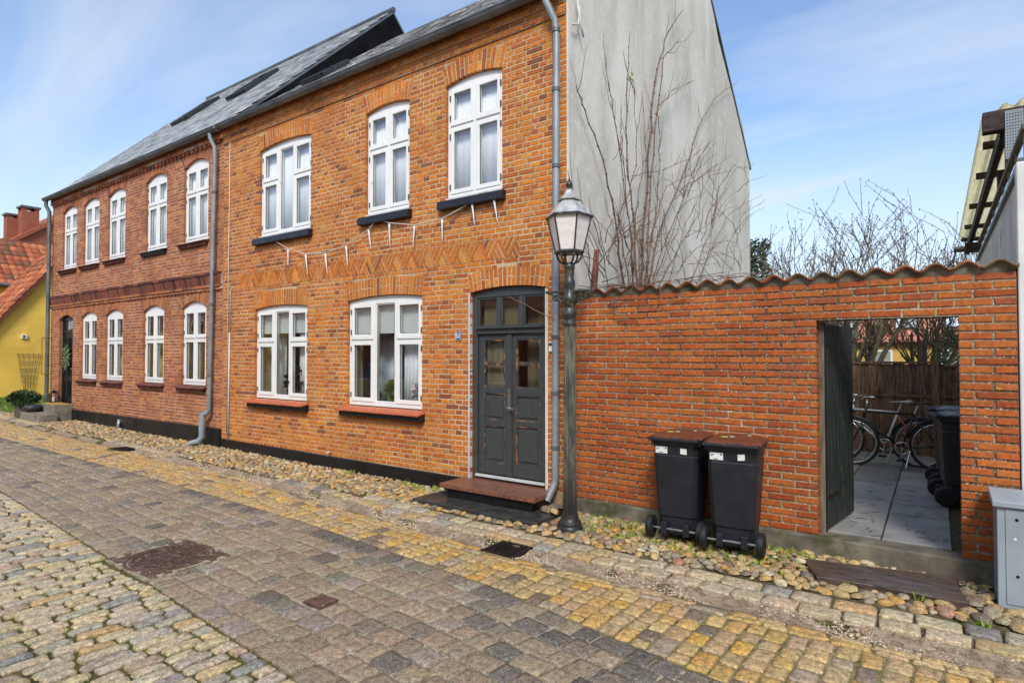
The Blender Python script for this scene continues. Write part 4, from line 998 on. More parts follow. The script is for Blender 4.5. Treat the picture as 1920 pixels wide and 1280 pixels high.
for npass, (r0, r1, tries) in enumerate(((.044, .058, 8000), (.032, .044, 34000), (.02, .03, 52000))):
    for k in range(tries):
        x = -24+27.2*rnd.random() if rnd.random() < .6 else -8+8.7*rnd.random(); lo = max(Y_KB+.05*math.sin(x*.9)+.02, y_ch(x)+.34); y = J(lo, .0); r = J(r0, r1)
        if x > -.75: r *= 1.15
        if inbox(x, y, (-5.30, -3.44, -.74, 0), .035) or inquad(x, y, SLABQ, .04) or (x > -.5 and y > -.3 and x < .5 and npass < 2) or math.hypot(x+3.1, y+.61) < .16: continue
        if x < -18.0 and y > -.55 and x > -19.9: continue
        if x > .30 and y > -.5: continue
        if not tryput(x, y, r): continue
        inst.append((rnd.randrange(44), (x, y, gh(x, y)-.006+J(-.008, .01)), (r*1.07, r*1.07, r*J(.6, .85)), (J(-.25, .25), J(-.25, .25), J(0, 6.28)), 2*r))
place(V_COB, inst, walk, 300, 'cobbles')
# loose grit in the channel and on the joints: nobody could count it
def grit(name, n, fn, smin, smax, mat, pal, label, cat):
    V = []; F = []; T = []
    for k in range(n):
        x, y = fn(); z = gh(x, y)-.012; s = J(smin, smax); b = len(V)
        for (a, c, e) in ((1, 0, 0), (0, 1, 0), (-1, 0, 0), (0, -1, 0), (0, 0, .8)): V.append((x+a*s*J(.6, 1.2), y+c*s*J(.6, 1.2), z+e*s*J(.7, 1.2)+.004))
        F += [(b, b+1, b+4), (b+1, b+2, b+4), (b+2, b+3, b+4), (b+3, b, b+4)]; T += [pick(pal)]*5
    m = MB(); m.v = V; m.f = F; m.c = T; m.m = [0]*len(F); o = m.build(name, mat); tag(o, label, cat, kind='stuff')
def ch_pt():
    x = -13+16*rnd.random(); return x, y_ch(x)+.15+rnd.gauss(0, .08)
P_GRIT = [((190, 166, 140), 6), ((166, 142, 116), 5), ((212, 196, 172), 4), ((124, 104, 86), 3)]
sheet('channel', 'gravel', xs, lambda x: y_ch(x)+.295, lambda x: y_ch(x)+.005, lambda x, y: gh(x, y)-.006+.012*math.sin(x*3.1)*math.sin(x*7.7+y*9), 6)
grit('gravel', 14000, ch_pt, .005, .013, 'stone_kerb', P_GRIT, 'fine pinkish gravel lying in the street channel', 'gravel')
def jo_pt():
    x = -9+11*rnd.random(); return x, J(-5.6, -1.7)
def gate_pt(): return J(-.95, .35), J(-.45, .0)
grit('gravel', 2600, jo_pt, .003, .008, 'stone_kerb', [((200, 188, 166), 5), ((150, 132, 108), 5)], 'loose grit in the joints between the street setts', 'gravel')
grit('gravel', 700, gate_pt, .004, .014, 'stone_kerb', [((206, 194, 168), 4), ((160, 142, 112), 5)], 'pale crumbs and shells on the earth by the gate step', 'gravel')
# weeds: tufts of short blades
def tufts(name, spots, mat, label, cat, h=(.02, .06), wd=.006, nb=12, spread=.05):
    V = []; F = []
    for (x, y, s) in spots:
        for k in range(int(nb*s)):
            a = J(0, 6.28); r = spread*s*rnd.random()**.7; bx, by = x+r*math.cos(a), y+r*math.sin(a); bz = gh(bx, by)-.014; hh = J(*h)*s**.5; d = J(0, 6.28); ln = J(.2, .9)*hh; b = len(V); px, py = -math.sin(d)*wd*J(.6, 1.4), math.cos(d)*wd
            V += [(bx-px, by-py, bz), (bx+px, by+py, bz), (bx+px*.9+math.cos(d)*ln*.4, by+py*.9+math.sin(d)*ln*.4, bz+hh*.6), (bx-px*.9+math.cos(d)*ln*.4, by-py*.9+math.sin(d)*ln*.4, bz+hh*.6), (bx+math.cos(d)*ln, by+math.sin(d)*ln, bz+hh)]
            F += [(b, b+1, b+2, b+3), (b+3, b+2, b+4)]
    o = MB().add(V, F).build(name, mat); tag(o, label, cat, kind='stuff')
sp = [(J(-3.2, -.9), -.05-.65*rnd.random()**1.2, J(.4, 1.0)) for k in range(300)]+[(J(-3.0, -1.1), J(-.12, -.02), J(.8, 1.5)) for k in range(16)]
sp = [p for p in sp if not inquad(p[0], p[1], SLABQ, .05)]
tufts('weeds', sp, 'leaf_bright', 'low green weeds among the cobbles by the wheelie bins', 'weeds')
sp = [(J(-6.3, -5.35), J(-.4, -.05), J(.5, 1.3)) for k in range(16)]+[(-5.45, -.12, 2.2), (-6.05, -.1, 2.2), (-7.15, -.1, 2.4)]+[(J(-12, -5.4), J(-.9, -.7), J(.3, .7)) for k in range(60)]
tufts('weeds', sp, 'leaf_bright', 'small grass tufts along the black plinth left of the granite step', 'weeds')
sp = []
for k in range(900):
    x = -9+10*rnd.random(); sp.append((x, J(max(-5.6, y_b2(x)-1.6), y_b2(x)), J(.25, .7)))
for k in range(420):
    x = -11+13*rnd.random(); sp.append((x, J(y_b1(x), y_ch(x)-.3), J(.2, .5)))
for k in range(160):
    x = -9+8*rnd.random(); sp.append((x, y_b2(x)+J(0, .5), J(.2, .5)))
tufts('moss', sp, 'moss_green', 'yellow green moss filling joints between the setts', 'moss', (.006, .017), .006, 30, .06)
sp = [(.02, -.78, 1.2), (-.12, -.62, 1.0), (.26, -.95, 1.6), (-.6, -.7, .7)]
tufts('weeds', sp, 'leaf_bright', 'weed growing between stones beside the grey cabinet', 'weeds')

# ------------------------------------------------------------------ iron covers in the street
mh = thing('manhole_cover', 'round patterned iron manhole cover in a square brick shaped frame', 'manhole cover', (-5.545, -3.435, 0))
cx_, cy_ = -5.545, -3.435; zt = gh(cx_, cy_)+.006
m = MB(); m.box(MAN[0]+.03, MAN[1]-.03, MAN[2]+.03, MAN[3]-.03, zt-.06, zt-.004); m.build('frame', 'joint_sand', mh)
for i in range(-4, 5):
    for j in range(-6, 7):
        x = cx_+i*.1+(.05 if j % 2 else 0); y = cy_+j*.062
        if math.hypot(x-cx_, y-cy_) > .365 and inbox(x, y, MAN, -.07) and math.hypot(abs(x-cx_)-.045, abs(y-cy_)-.027) > .32:
            q = MB(); q.box(x-.043, x+.043, y-.025, y+.025, zt-.006, zt+.004); q.build('frame_block', 'iron_rust', mh)
m = MB()
for r0, r1, h in ((.29, .315, .006), (.33, .355, .006)):
    pr = [(r0, zt-.005), (r0, zt+h), (r1, zt+h), (r1, zt-.005)]; m.lathe(pr, 48, (cx_, cy_), caps=False)
m.build('rim', 'iron_rust', mh)
m = MB(); m.lathe([(.001, zt-.02), (.001, zt-.001), (.29, zt-.001), (.29, zt-.02)], 48, (cx_, cy_), caps=False); lid = m.build('lid', 'iron_lid', mh)
m = MB(); m.lathe([(.075, zt-.002), (.075, zt+.004), (.085, zt+.004), (.085, zt-.002)], 32, (cx_, cy_), caps=False)
for k in range(4):
    a = R(45+90*k); d = Vector((math.cos(a), math.sin(a), 0)); nn = Vector((-d.y, d.x, 0)); m.obox(Vector((cx_, cy_, zt+.001))+d*.185, d*.1, nn*.006, (0, 0, .004))
m.build('lid_rib', 'iron_rust', lid)
m = MB()
for i in range(-7, 8):
    for j in range(-7, 8):
        x, y = i*.038+(.019 if j % 2 else 0), j*.036; r = math.hypot(x, y)
        if .095 < r < .275: m.box(cx_+x-.011, cx_+x+.011, cy_+y-.009, cy_+y+.009, zt-.002, zt+.0045)
lo = m.build('lid_studs', 'iron_rust', lid); lo['kind'] = 'stuff'
def drain(b, label):
    z = gh((b[0]+b[1])/2, (b[2]+b[3])/2)+.030; t_ = thing('drain_grate', label, 'drain', ((b[0]+b[1])/2, (b[2]+b[3])/2, z-.03), group='street drain grates')
    m = MB(); x0, x1, y0, y1 = b; m.box(x0, x0+.03, y0, y1, z-.04, z); m.box(x1-.03, x1, y0, y1, z-.04, z); m.box(x0+.03, x1-.03, y0, y0+.03, z-.04, z); m.box(x0+.03, x1-.03, y1-.03, y1, z-.04, z); m.build('frame', 'iron_dark', t_)
    m = MB(); m.box(x0+.03, x1-.03, y0+.03, y1-.03, z-.05, z-.04); m.build('pit', 'hole_black', t_)
    n = 9
    for k in range(n):
        xx = x0+.03+(x1-x0-.06)*(k+.5)/n; m = MB(); m.box(xx-.008, xx+.008, y0+.03, y1-.03, z-.035, z-.004+.006*math.sin(k)); m.build('bar', 'iron_dark', t_)
drain(GRATE, 'rusty iron drain grate in the channel in front of the lamp post'); drain(GRATE2, 'far drain grate in the channel before the red brick house')
m = MB(); z = gh(-3.67, -3.25); m.box(TILE[0], TILE[1], TILE[2], TILE[3], z-.03, z+.012); q = m.build('valve_cover', 'iron_rust', bevel=.006); tag(q, 'small square iron valve cover set among the flat setts', 'cover')

# ================================================================== GRANITE STEP AND SLABS
st = thing('door_step', 'red granite step on a black painted base before the grey door', 'step', (-4.33, -.2, 0))
m = MB(); m.prismZ([(-5.06, -.46), (-3.645, -.455), (-3.65, .0), (-5.06, .0)], .145, .2); m.build('tread', 'granite_red', st, bevel=.008)
m = MB(); m.prismZ([(-4.99, -.41), (-3.72, -.405), (-3.72, -.036), (-4.99, -.036)], -.02, .144); m.build('base', 'tar_black', st, bevel=.02)
m = MB(); m.prismZ([(-5.29, -.70), (-3.455, -.735), (-3.46, -.10), (-5.25, -.06)], -.03, .028); q = m.build('flagstone', 'slab_dark', bevel=.008); tag(q, 'dark wet flagstone lying under the granite door step', 'flagstone')
q = thing('stone_slab', 'dark wet split slab before the garden gate', 'slab', (-.4, -.4, 0))
m = MB(); m.prismZ([(-.955, -.25), (-.88, -.47), (-.15, -.33), (.13, -.33), (.10, -.03), (-.3, -.12)], -.03, .022); m.build('slab_half', 'slab_wet', q, bevel=.007)
m = MB(); m.prismZ([(-.878, -.478), (-.80, -.67), (-.4, -.63), (.165, -.61), (.132, -.338), (-.15, -.338)], -.03, .027); m.build('slab_half', 'slab_wet', q, bevel=.007)
# a few loose stones under the downpipe spout
for k, (x, y, r) in enumerate(((-3.575, -.31, .075), (-3.50, -.25, .07), (-3.46, -.33, .06), (-3.42, -.24, .06), (-3.55, -.20, .08))):
    q = link('spout_stone', V_COB.mesh(k*5), None, (x, y, .06+.02*(k % 2)), scale=(r, r*.9, r*.9), rot=(.2*k, .1, k)); tag(q, ('big fieldstone at the left end of the heap under the corner spout', 'middle fieldstone of the small heap under the corner spout', 'front fieldstone of the small heap under the corner spout', 'right hand fieldstone of the heap next to the lamp post foot', 'rear fieldstone of the small heap against the house corner')[k], 'stone', 'stones under the downpipe')

# ================================================================== GARDEN WALL
GX0, GX1, GY = -3.47, .515, .012
gw = thing('garden_wall', 'red brick garden wall with wavy tile coping and a gate opening', 'wall', (-1.5, .07, 0))
PAL_G = [((167, 86, 37), 9), ((161, 79, 33), 8), ((171, 94, 40), 5), ((153, 72, 33), 5), ((151, 79, 46), 1.5), ((175, 100, 44), 1)]
VG = brick_variants('brick', 'brick_garden', PAL_G, 34, .228, .0555, .118, .004, .0014)
GO = (-.885, .152, .17, 2.115)
core = core_wall('wall', GX0, GX1, .14, 2.46, [(GO[0]-.006, GO[1]+.006, GO[2]-.1, GO[3]-.006)], GY+.008, GY+.112, 'mortar_garden', gw)
CG = .0672
inst = lay_bricks(VG, GX0, GX1, .165, 2.46, [], [(GO[0], GO[1], GO[2]-.1, GO[3])], 'stretcher', lambda z: -GY, joint=.018, CHH=CG)
inst = [(k, l, (s[0], 1, .92), r, q) for k, l, s, r, q in inst]
place(VG, inst, core, 300, 'bricks')
m = MB(); m.box(GX0-.03, .40, GY-.035, GY+.2, -.2, .162); m.build('footing', 'concrete_old', gw, bevel=.015)
m = MB(); m.box(GO[0]-.12, GO[1]+.12, GY+.03, GY+.10, GO[3]-.012, GO[3]-.002); m.build('lintel', 'iron_dark', gw)
# coping tiles
tp = .2065; nT = int((GX1-GX0)/tp)+1; ZC = 2.475; off = .108+tp/2
VT = Variants('coping_tile', 'coping_tile', True)
def wave(u): return .058*(.5-.5*math.cos(2*math.pi*u))**.8 + (.010 if u > .93 else 0)
NS = 14
for k in range(10):
    v = []; f = []
    dep = J(.36, .40); tl = J(-.004, .004)
    for i in range(NS+1):
        uu = -.06+1.12*i/NS; z = .058*(.5-.5*math.cos(2*math.pi*uu))**.75+(.012 if uu > 1.0 else 0)+tl*uu
        for (yy, dz) in ((0, 0), (0, .016), (dep, .0), (dep, .016)): v.append(((uu-.5)*tp, yy+J(-.002, .002), z+dz-yy*.22))
    for i in range(NS):
        a = i*4; f += [(a, a+4, a+5, a+1), (a+1, a+5, a+7, a+3), (a+2, a+3, a+7, a+6), (a, a+2, a+6, a+4)]
    f += [(0, 1, 3, 2), (NS*4, NS*4+2, NS*4+3, NS*4+1)]
    VT.add(v, f, pick([((150, 92, 62), 5), ((128, 84, 60), 4), ((164, 104, 70), 3), ((112, 92, 66), 3)]))
x = off-tp*.5; inst = []
while x > GX0-.05: x -= tp
first = x+tp/2
k = 0; x = first
while x < GX1+.02:
    inst.append((rnd.randrange(10), (x, GY-.045+J(-.008, .008), ZC+J(-.005, .005)), (1, 1, 1), (0, J(-.015, .015), J(-.01, .01)), tp)); x += tp
place(VT, inst, gw)
# mortar bed under the waves
m = MB(); v = []; f = []; n = int((GX1-GX0)/.02)
for i in range(n+1):
    xx = GX0+(GX1-GX0)*i/n; uu = ((xx-first)/tp+.5) % 1; z = ZC+.058*(.5-.5*math.cos(2*math.pi*uu))**.75-.001+J(-.003, .002)
    v += [(xx, GY+.004+J(-.003, .003), ZC-.03), (xx, GY-.006+J(-.004, .004), z), (xx, GY+.2, ZC-.05), (xx, GY+.2, z-.045)]
for i in range(n): a = i*4; f += [(a, a+4, a+5, a+1), (a+1, a+5, a+7, a+3)]
m.add(v, f); m.build('mortar_bed', 'concrete_old', gw)
# ---- gate, swung open into the yard
gt = thing('garden_gate', 'dark green black plank gate standing open into the yard', 'gate', (-.865, .13, .15), R(82))
n = 9; gw_ = .98
for k in range(n):
    q = MB(); a = k*gw_/n; q.box(a+.003, a+gw_/n-.003, -.022, 0, .03, 1.93+J(-.004, .004)); q.build('plank', 'gate_wood', gt, world=False, bevel=.003, seg=1)
for z in (.25, .98, 1.7):
    q = MB(); q.box(.02, gw_-.02, .001, .035, z, z+.1); q.build('ledge', 'gate_wood', gt, world=False)
q = MB(); q.box(.0, .012, -.04, .03, .03, 1.94); q.build('edge_strip', 'door_black', gt, world=False)
q = MB(); q.box(gw_-.10, gw_-.06, -.030, -.0225, .95, 1.15); q.tube([(gw_-.08, -.026, 1.07), (gw_-.08, -.07, 1.07), (gw_-.19, -.07, 1.07)], .009, 8); q.build('latch', 'iron_dark', gt, world=False)
for z in (.30, 1.72):
    q = MB(); q.box(.013, .40, -.029, -.0225, z, z+.035); q.build('strap_hinge', 'iron_dark', gt, world=False)
m = MB(); m.box(GO[0]+.001, GO[0]+.05, .126, .19, .16, 2.10); q = m.build('gate_post', 'weather_wood'); tag(q, 'narrow grey post the open gate hangs on', 'post')

# ================================================================== COURTYARD
yz = .15
m = MB(); m.box(-3.4, .56, .215, 16, -.2, yz-.03); q = m.build('courtyard', 'soil'); q['kind'] = 'structure'
m = MB(); m.box(-.94, .42, .0, .001, 0, .001)
VP = Variants('paving_slab', 'paving_grey')
for k in range(12):
    s = .253; c = .006; j = lambda: J(-.002, .002); v = [(-s, -s, -.03), (s, -s, -.03), (s, s, -.03), (-s, s, -.03), (-s, -s, -c), (s, -s, -c), (s, s, -c), (-s, s, -c), (-s+c, -s+c, j()), (s-c, -s+c, j()), (s-c, s-c, j()), (-s+c, s-c, j())]
    f = [(8, 9, 10, 11)]+[(a+4, (a+1) % 4+4, (a+1) % 4+8, a+8) for a in range(4)]+[(a, (a+1) % 4, (a+1) % 4+4, a+4) for a in range(4)]
    VP.add(v, f, pick([((138, 137, 132), 5), ((124, 123, 120), 4), ((150, 147, 140), 3)]))
inst = []
for i in range(11):
    for j in range(-3, 1):
        x = -.42-.26+ j*.518+.518; y = .30+.26+i*.535
        if x > .4: continue
        inst.append((rnd.randrange(12), (x, y, yz+J(-.003, .003)), (1, 1.02, 1), (0, J(-.008, .008), J(-.012, .012)), .5))
place(VP, inst, q)
m = MB()
for k in range(60):
    x, y = J(-.85, .12), J(.3, 3.5); a = J(0, 6.28); m.tube([(x, y, yz+.006), (x+.05*math.cos(a), y+.05*math.sin(a), yz+.008), (x+.1*math.cos(a+.4), y+.1*math.sin(a+.4), yz+.006)], .002, 4)
q = m.build('litter', 'bark_dark'); tag(q, 'fallen twigs scattered on the yard paving', 'twigs', kind='stuff')
# fence
fc = thing('wooden_fence', 'dark brown vertical board fence at the back of the yard', 'fence', (-.6, 5.75, yz))
FY = 5.75; x = -3.3; k = 0
while x < .45:
    wd = J(.105, .125); yy = FY-(.02 if k % 2 else 0)
    q = MB(); q.box(x, x+wd+(.03 if k % 2 == 0 else .012), yy, yy+.018, yz-.05, 1.64+J(-.006, .006)); q.build('board', 'fence_wood', fc); x += wd; k += 1
m = MB(); m.box(-3.35, .02, FY-.05, FY+.05, 1.645, 1.68); m.build('cap_rail', 'fence_wood', fc)
m = MB(); m.box(-3.3, .4, FY-.045, FY-.021, 1.10, 1.14); m.build('rail', 'fence_wood', fc)
for x in (-1.9, -.01):
    m = MB(); m.box(x-.05, x+.05, FY-.13, FY-.05, yz-.05, 1.70); m.build('post', 'fence_wood', fc)
m = MB(); m.box(.04, .5, FY-.05, FY+.05, 1.60, 1.635); m.build('cap_rail', 'fence_wood', fc)

# ================================================================== WHEELIE BINS
def wheelie(loc, rz, label, lidmat, group, stickers=True, seed=0):
    r = thing('wheelie_bin', label, 'wheelie bin', loc, rz, group); hgt = 1.0
    # local: street side (handle and wheels) at -Y, width along X
    def sect(z, x, y0, y1, c=.04):
        return [(-x+c, y0, z), (x-c, y0, z), (x, y0+c, z), (x, y1-c, z), (x-c, y1, z), (-x+c, y1, z), (-x, y1-c, z), (-x, y0+c, z)]
    secs = [sect(.045, .175, .02, .33), sect(.22, .18, .015, .36), sect(.225, .186, -.005, .37), sect(.80, .214, -.03, .46), sect(.805, .208, -.026, .455), sect(.90, .214, -.035, .47), sect(.905, .236, -.05, .49), sect(.955, .24, -.055, .495)]
    v = [p for s in secs for p in s]; f = [(q*8+i, q*8+(i+1) % 8, (q+1)*8+(i+1) % 8, (q+1)*8+i) for q in range(len(secs)-1) for i in range(8)]+[tuple(range(7, -1, -1)), tuple((len(secs)-1)*8+i for i in range(8))]
    b = MB().add(v, f).build('body', 'bin_black', r, world=False, bevel=.01)
    # lid: domed with rim
    ls = [sect(.957, .246, -.035, .505), sect(.975, .246, -.035, .505), sect(.99, .225, -.01, .48), sect(1.012, .13, .06, .44), ]
    v = [p for s in ls for p in s]; f = [(q*8+i, q*8+(i+1) % 8, (q+1)*8+(i+1) % 8, (q+1)*8+i) for q in range(3) for i in range(8)]+[tuple(range(7, -1, -1)), tuple(24+i for i in range(8))]
    lid = MB().add(v, f).build('lid', lidmat, r, world=False, bevel=.008)
    m = MB(); m.tube([(-.235, -.085, .962), (.235, -.085, .962)], .017, 10)
    for x in (-.225, -.06, .06, .225): m.box(x-.012, x+.012, -.088, -.03, .945, .978)
    m.build('handle', 'bin_black', r, world=False)
    m = MB()
    for x in (-.06, .13): m.box(x-.035, x+.035, -.10, -.02, .97, .986)
    m.build('lid_hinge', lidmat, r, world=False, bevel=.004)
    for s in (-1, 1):
        wv = MB(); c = (s*.24, -.012, .108)
        pr = [(.03, -.031), (.09, -.031), (.105, -.022), (.108, 0), (.105, .022), (.09, .031), (.03, .031)]
        n = 24; vs = [(c[0]+xx, c[1]+rr*math.cos(2*math.pi*i/n), c[2]+rr*math.sin(2*math.pi*i/n)) for rr, xx in pr for i in range(n)]
        fs = [(q*n+i, q*n+(i+1) % n, (q+1)*n+(i+1) % n, (q+1)*n+i) for q in range(len(pr)-1) for i in range(n)]
        wo = wv.add(vs, fs).build('wheel', 'rubber', r, world=False); autosmooth(wo, 30)
        h = MB(); h.tube([(c[0]-.026, c[1], c[2]), (c[0]+.026, c[1], c[2])], .083, 20); h.build('hub', 'bin_black', wo, world=False)
    m = MB(); m.tube([(-.23, -.035, .108), (.23, -.035, .108)], .010, 10); m.build('axle', 'steel', r, world=False)
    for x in (-.105, .105): m = MB(); m.box(x-.03, x+.03, -.052, .05, .055, .17); m.build('axle_bracket', 'bin_black', r, world=False, bevel=.006)
    if stickers:
        fy = lambda z: -.0258-(z-.805)*.0947
        def stick(nm, x0, x1, z0, z1, mat, par, o_=.0025, sk=0):
            v = [(x0, fy(z0)-o_, z0), (x1, fy(z0+sk)-o_, z0+sk), (x1, fy(z1+sk)-o_, z1+sk), (x0, fy(z1)-o_, z1)]; v += [(x, y+.002, z) for x, y, z in v]
            return MB().add(v, [(0, 1, 2, 3), (0, 4, 5, 1), (1, 5, 6, 2), (2, 6, 7, 3), (3, 7, 4, 0)]).build(nm, mat, par, world=False)
        s1 = stick('sticker', -.185, -.07, .822, .886, 'sticker', r)
        for q in ((-.092, -.078, .864, .880), (-.178, -.148, .868, .873), (-.178, -.155, .857, .861), (-.15, -.112, .827, .833)): stick('sticker_print', *q, 'print_dark', s1, .0035)
        stick('sticker', .055, .115, .828, .882, 'sticker', r, .0025, .008 if seed else -.004)
        q = MB(); q.box(-.115, -.055, .10, .15, 1.013, 1.0145); q.build('lid_sticker', 'sticker_green', r, world=False)
        q = MB(); q.box(-.045, -.005, .15, .18, 1.013, 1.0145); q.build('lid_sticker', 'sticker', r, world=False)
        q = MB(); q.box(.09, .12, .30, .33, 1.013, 1.0145); q.build('lid_sticker', 'sticker', r, world=False)
    return r
wheelie((-2.04, -.44, .028), R(3), 'black wheelie bin with brown lid, left of the pair', 'bin_lid_brown', 'brown lidded bins by the garden wall')
wheelie((-1.50, -.50, .028), R(5), 'black wheelie bin with brown lid, nearer the gate', 'bin_lid_brown', 'brown lidded bins by the garden wall', seed=1)
wheelie((.05, 2.25, yz+.002), R(-82), 'black lidded wheelie bin in the yard, nearest the gate opening', 'bin_lid_black', 'all black bins in the yard', False)
wheelie((.0, 3.1, yz+.002), R(-86), 'black lidded wheelie bin in the yard, behind another one', 'bin_lid_black', 'all black bins in the yard', False)

# ================================================================== STREET LAMP
LXc, LYc = -3.105, -.61
lp = thing('street_lamp', 'old cast iron street lamp with six sided lantern and ladder bar', 'street lamp', (LXc, LYc, 0))
c = (LXc, LYc)
m = MB(); m.lathe([(.135, -.02), (.135, .02), (.125, .035), (.118, .05), (.124, .065), (.112, .08), (.098, .09), (.088, .12), (.083, .16)], 28, c); autosmooth(m.build('base', 'lamp_post_paint', lp), 50)
m = MB(); m.lathe([(.074, .155), (.069, .5), (.064, 1.2), (.059, 1.9), (.055, 2.10)], 32, c, flute=.12); m.build('post', 'lamp_post_paint', lp)
m = MB(); m.lathe([(.064, 2.10), (.07, 2.12), (.064, 2.14), (.06, 2.17), (.072, 2.20), (.074, 2.24), (.06, 2.27), (.056, 2.30), (.07, 2.33), (.074, 2.37), (.066, 2.41), (.055, 2.43), (.05, 2.48), (.058, 2.52), (.06, 2.56), (.05, 2.58), (.05, 2.68), (.058, 2.70), (.058, 2.73), (.04, 2.75)], 22, c); autosmooth(m.build('collar', 'lamp_iron', lp), 50)
bd = Vector((math.cos(R(8)), math.sin(R(8)), 0)); bn = Vector((-bd.y, bd.x, 0)); C3 = Vector((c[0], c[1], 0))
m = MB(); m.obox(C3+Vector((0, 0, 2.455)), bd*.27, bn*.016, (0, 0, .012)); m.build('ladder_bar', 'lamp_iron', lp, bevel=.006)
m = MB()
for s in (-1, 1):
    pts = []
    for i in range(15):
        a = i/14*R(420); rr = .055*(1-i/18); pts.append(C3+bd*(s*(.145-rr*math.cos(a)*1.0))+Vector((0, 0, 2.385+rr*math.sin(a)*.7)))
    m.tube(pts, .011, 6); m.tube([C3+bd*(s*.06)+Vector((0, 0, 2.33)), C3+bd*(s*.10)+Vector((0, 0, 2.36)), C3+bd*(s*.2)+Vector((0, 0, 2.43)), C3+bd*(s*.25)+Vector((0, 0, 2.445))], .011, 6)
m.build('bar_scroll', 'lamp_iron', lp, smooth=True)
hexa = lambda r, z, k: (c[0]+.92*r*math.cos(R(60*k+20)), c[1]+.92*r*math.sin(R(60*k+20)), z)
m = MB()
for k in range(6):
    p = [hexa(.045, 2.74, k), hexa(.10, 2.76, k), hexa(.135, 2.80, k), hexa(.15, 2.855, k)]; m.tube(p, .011, 6)
m.build('cradle_arm', 'lamp_iron', lp, smooth=True)
m = MB(); m.lathe([(0.152, 2.85), (0.158, 2.862), (0.152, 2.876)], 6, c, rot=R(20)); m.tube([hexa(.165, 2.86, k) for k in range(7)], .012, 6); m.build('lantern_ring', 'lamp_iron', lp)
for k in range(6):
    q = MB(); a, b, d, e = hexa(.158, 2.88, k), hexa(.158, 2.88, k+1), hexa(.248, 3.225, k+1), hexa(.248, 3.225, k); i_ = [Vector(x) for x in (a, b, d, e)]; nn = (i_[1]-i_[0]).cross(i_[3]-i_[0]).normalized()*.004
    q.add([*i_, *[x-nn for x in i_]], [(0, 1, 2, 3), (7, 6, 5, 4), (0, 4, 5, 1), (1, 5, 6, 2), (2, 6, 7, 3), (3, 7, 4, 0)]); q.build('lantern_pane', 'milky_glass', lp)
    q = MB(); q.tube([hexa(.160, 2.87, k), hexa(.252, 3.228, k)], .009, 6); q.build('lantern_bar', 'lamp_iron', lp)
m = MB(); m.lathe([(0.225, 3.22), (0.253, 3.215), (0.255, 3.232), (0.235, 3.25)], 6, c, rot=R(20)); m.build('lantern_rim', 'lamp_iron', lp)
m = MB(); m.lathe([(0.241, 3.245), (0.184, 3.31), (0.110, 3.39), (0.087, 3.41)], 6, c, rot=R(20)); m.build('lantern_roof', 'lamp_roof', lp)
m = MB(); m.lathe([(.128, 3.405), (.13, 3.418), (.10, 3.43), (.062, 3.47), (.045, 3.51), (.05, 3.52)], 6, c, rot=R(20)); m.build('roof_cap', 'lamp_roof', lp)
m = MB(); m.lathe([(.03, 3.515), (.018, 3.535), (.034, 3.555), (.038, 3.575), (.028, 3.60), (.012, 3.62), (.004, 3.65)], 14, c); m.build('finial', 'lamp_iron', lp, smooth=True)
m = MB(); m.lathe([(.02, 3.05), (.045, 3.09), (.05, 3.13), (.03, 3.17), (.015, 3.19)], 12, c); m.build('bulb', 'bulb_white', lp, smooth=True)

# ================================================================== CABINET
cb_ = thing('utility_cabinet', 'grey metal utility cabinet against the garden wall end', 'cabinet', (.62, -.25, 0))
m = MB(); m.box(.345, .95, -.44, -.06, -.02, .705); m.build('body', 'cabinet_grey', cb_, bevel=.004)
m = MB(); m.prismX([(-.47, .705), (-.47, .745), (-.04, .77), (-.04, .705)], .318, .98); m.build('top', 'cabinet_grey', cb_, bevel=.005)
m = MB(); m.box(.392, .93, -.446, -.441, .015, .695); m.build('door', 'cabinet_grey', cb_, bevel=.003)
for z in (.62, .22):
    q = MB(); q.tube([(.455, -.4475, z), (.455, -.444, z)], .011, 12); q.build('lock', 'hole_black', cb_)
m = MB(); m.box(.437, .452, -.4478, -.4465, .475, .492); m.build('sticker', 'sticker', cb_)

# ================================================================== LEAN-TO AT THE RIGHT
lt = thing('outbuilding', 'weathered white outbuilding with window strip and open rafters at right edge', 'outbuilding', (2, 3, 0))
m = MB(); m.box(.525, 6, -.0, .12, -.1, 3.29); m.build('front_wall', 'render_white', lt, bevel=.01)
m = MB(); m.box(.585, .70, .121, 9, -.1, 3.30); m.build('side_wall', 'weather_white', lt)
for k in range(9):
    y0 = .2+k*.62; q = MB(); q.box(.60, .606, y0+.036, y0+.619, 3.351, 3.575); q.build('pane', 'glass_dusty', lt)
    q = MB(); q.box(.592, .614, y0-.0, y0+.035, 3.35, 3.575); q.build('window_post', 'weather_wood', lt)
m = MB(); m.box(.55, .66, .121, 6.2, 3.302, 3.35); m.build('window_sill', 'zinc_dark', lt)
m = MB(); m.box(.575, .63, .121, 6.2, 3.577, 3.615); m.build('top_rail', 'weather_wood', lt)
ERX, ERZ = .436, 4.36
v = []; f = []; n = 150
for i in range(n+1):
    xx = ERX+3.0*i/n; z = ERZ+.026*math.sin(2*math.pi*(xx-ERX)/.146)+(xx-ERX)*.14; yn = 2.0+(.25 if xx < ERX+.12 else 0); v += [(xx, yn, z), (xx, 10.8, z), (xx, yn, z+.010), (xx, 10.8, z+.010)]
for i in range(n): a = i*4; f += [(a+2, a+3, a+7, a+6), (a, a+2, a+6, a+4), (a+1, a+5, a+7, a+3)]
f += [(0, 1, 3, 2)]
MB().add(v, f).build('corrugated_roof', 'sheet_roof', lt)
for yy in (3.0, 4.5, 6.6, 8.6, 10.2):
    q = MB(); q.box(.49, 3.4, yy, yy+.07, ERZ-.11, ERZ-.03); q.build('batten', 'beam_wood', lt)
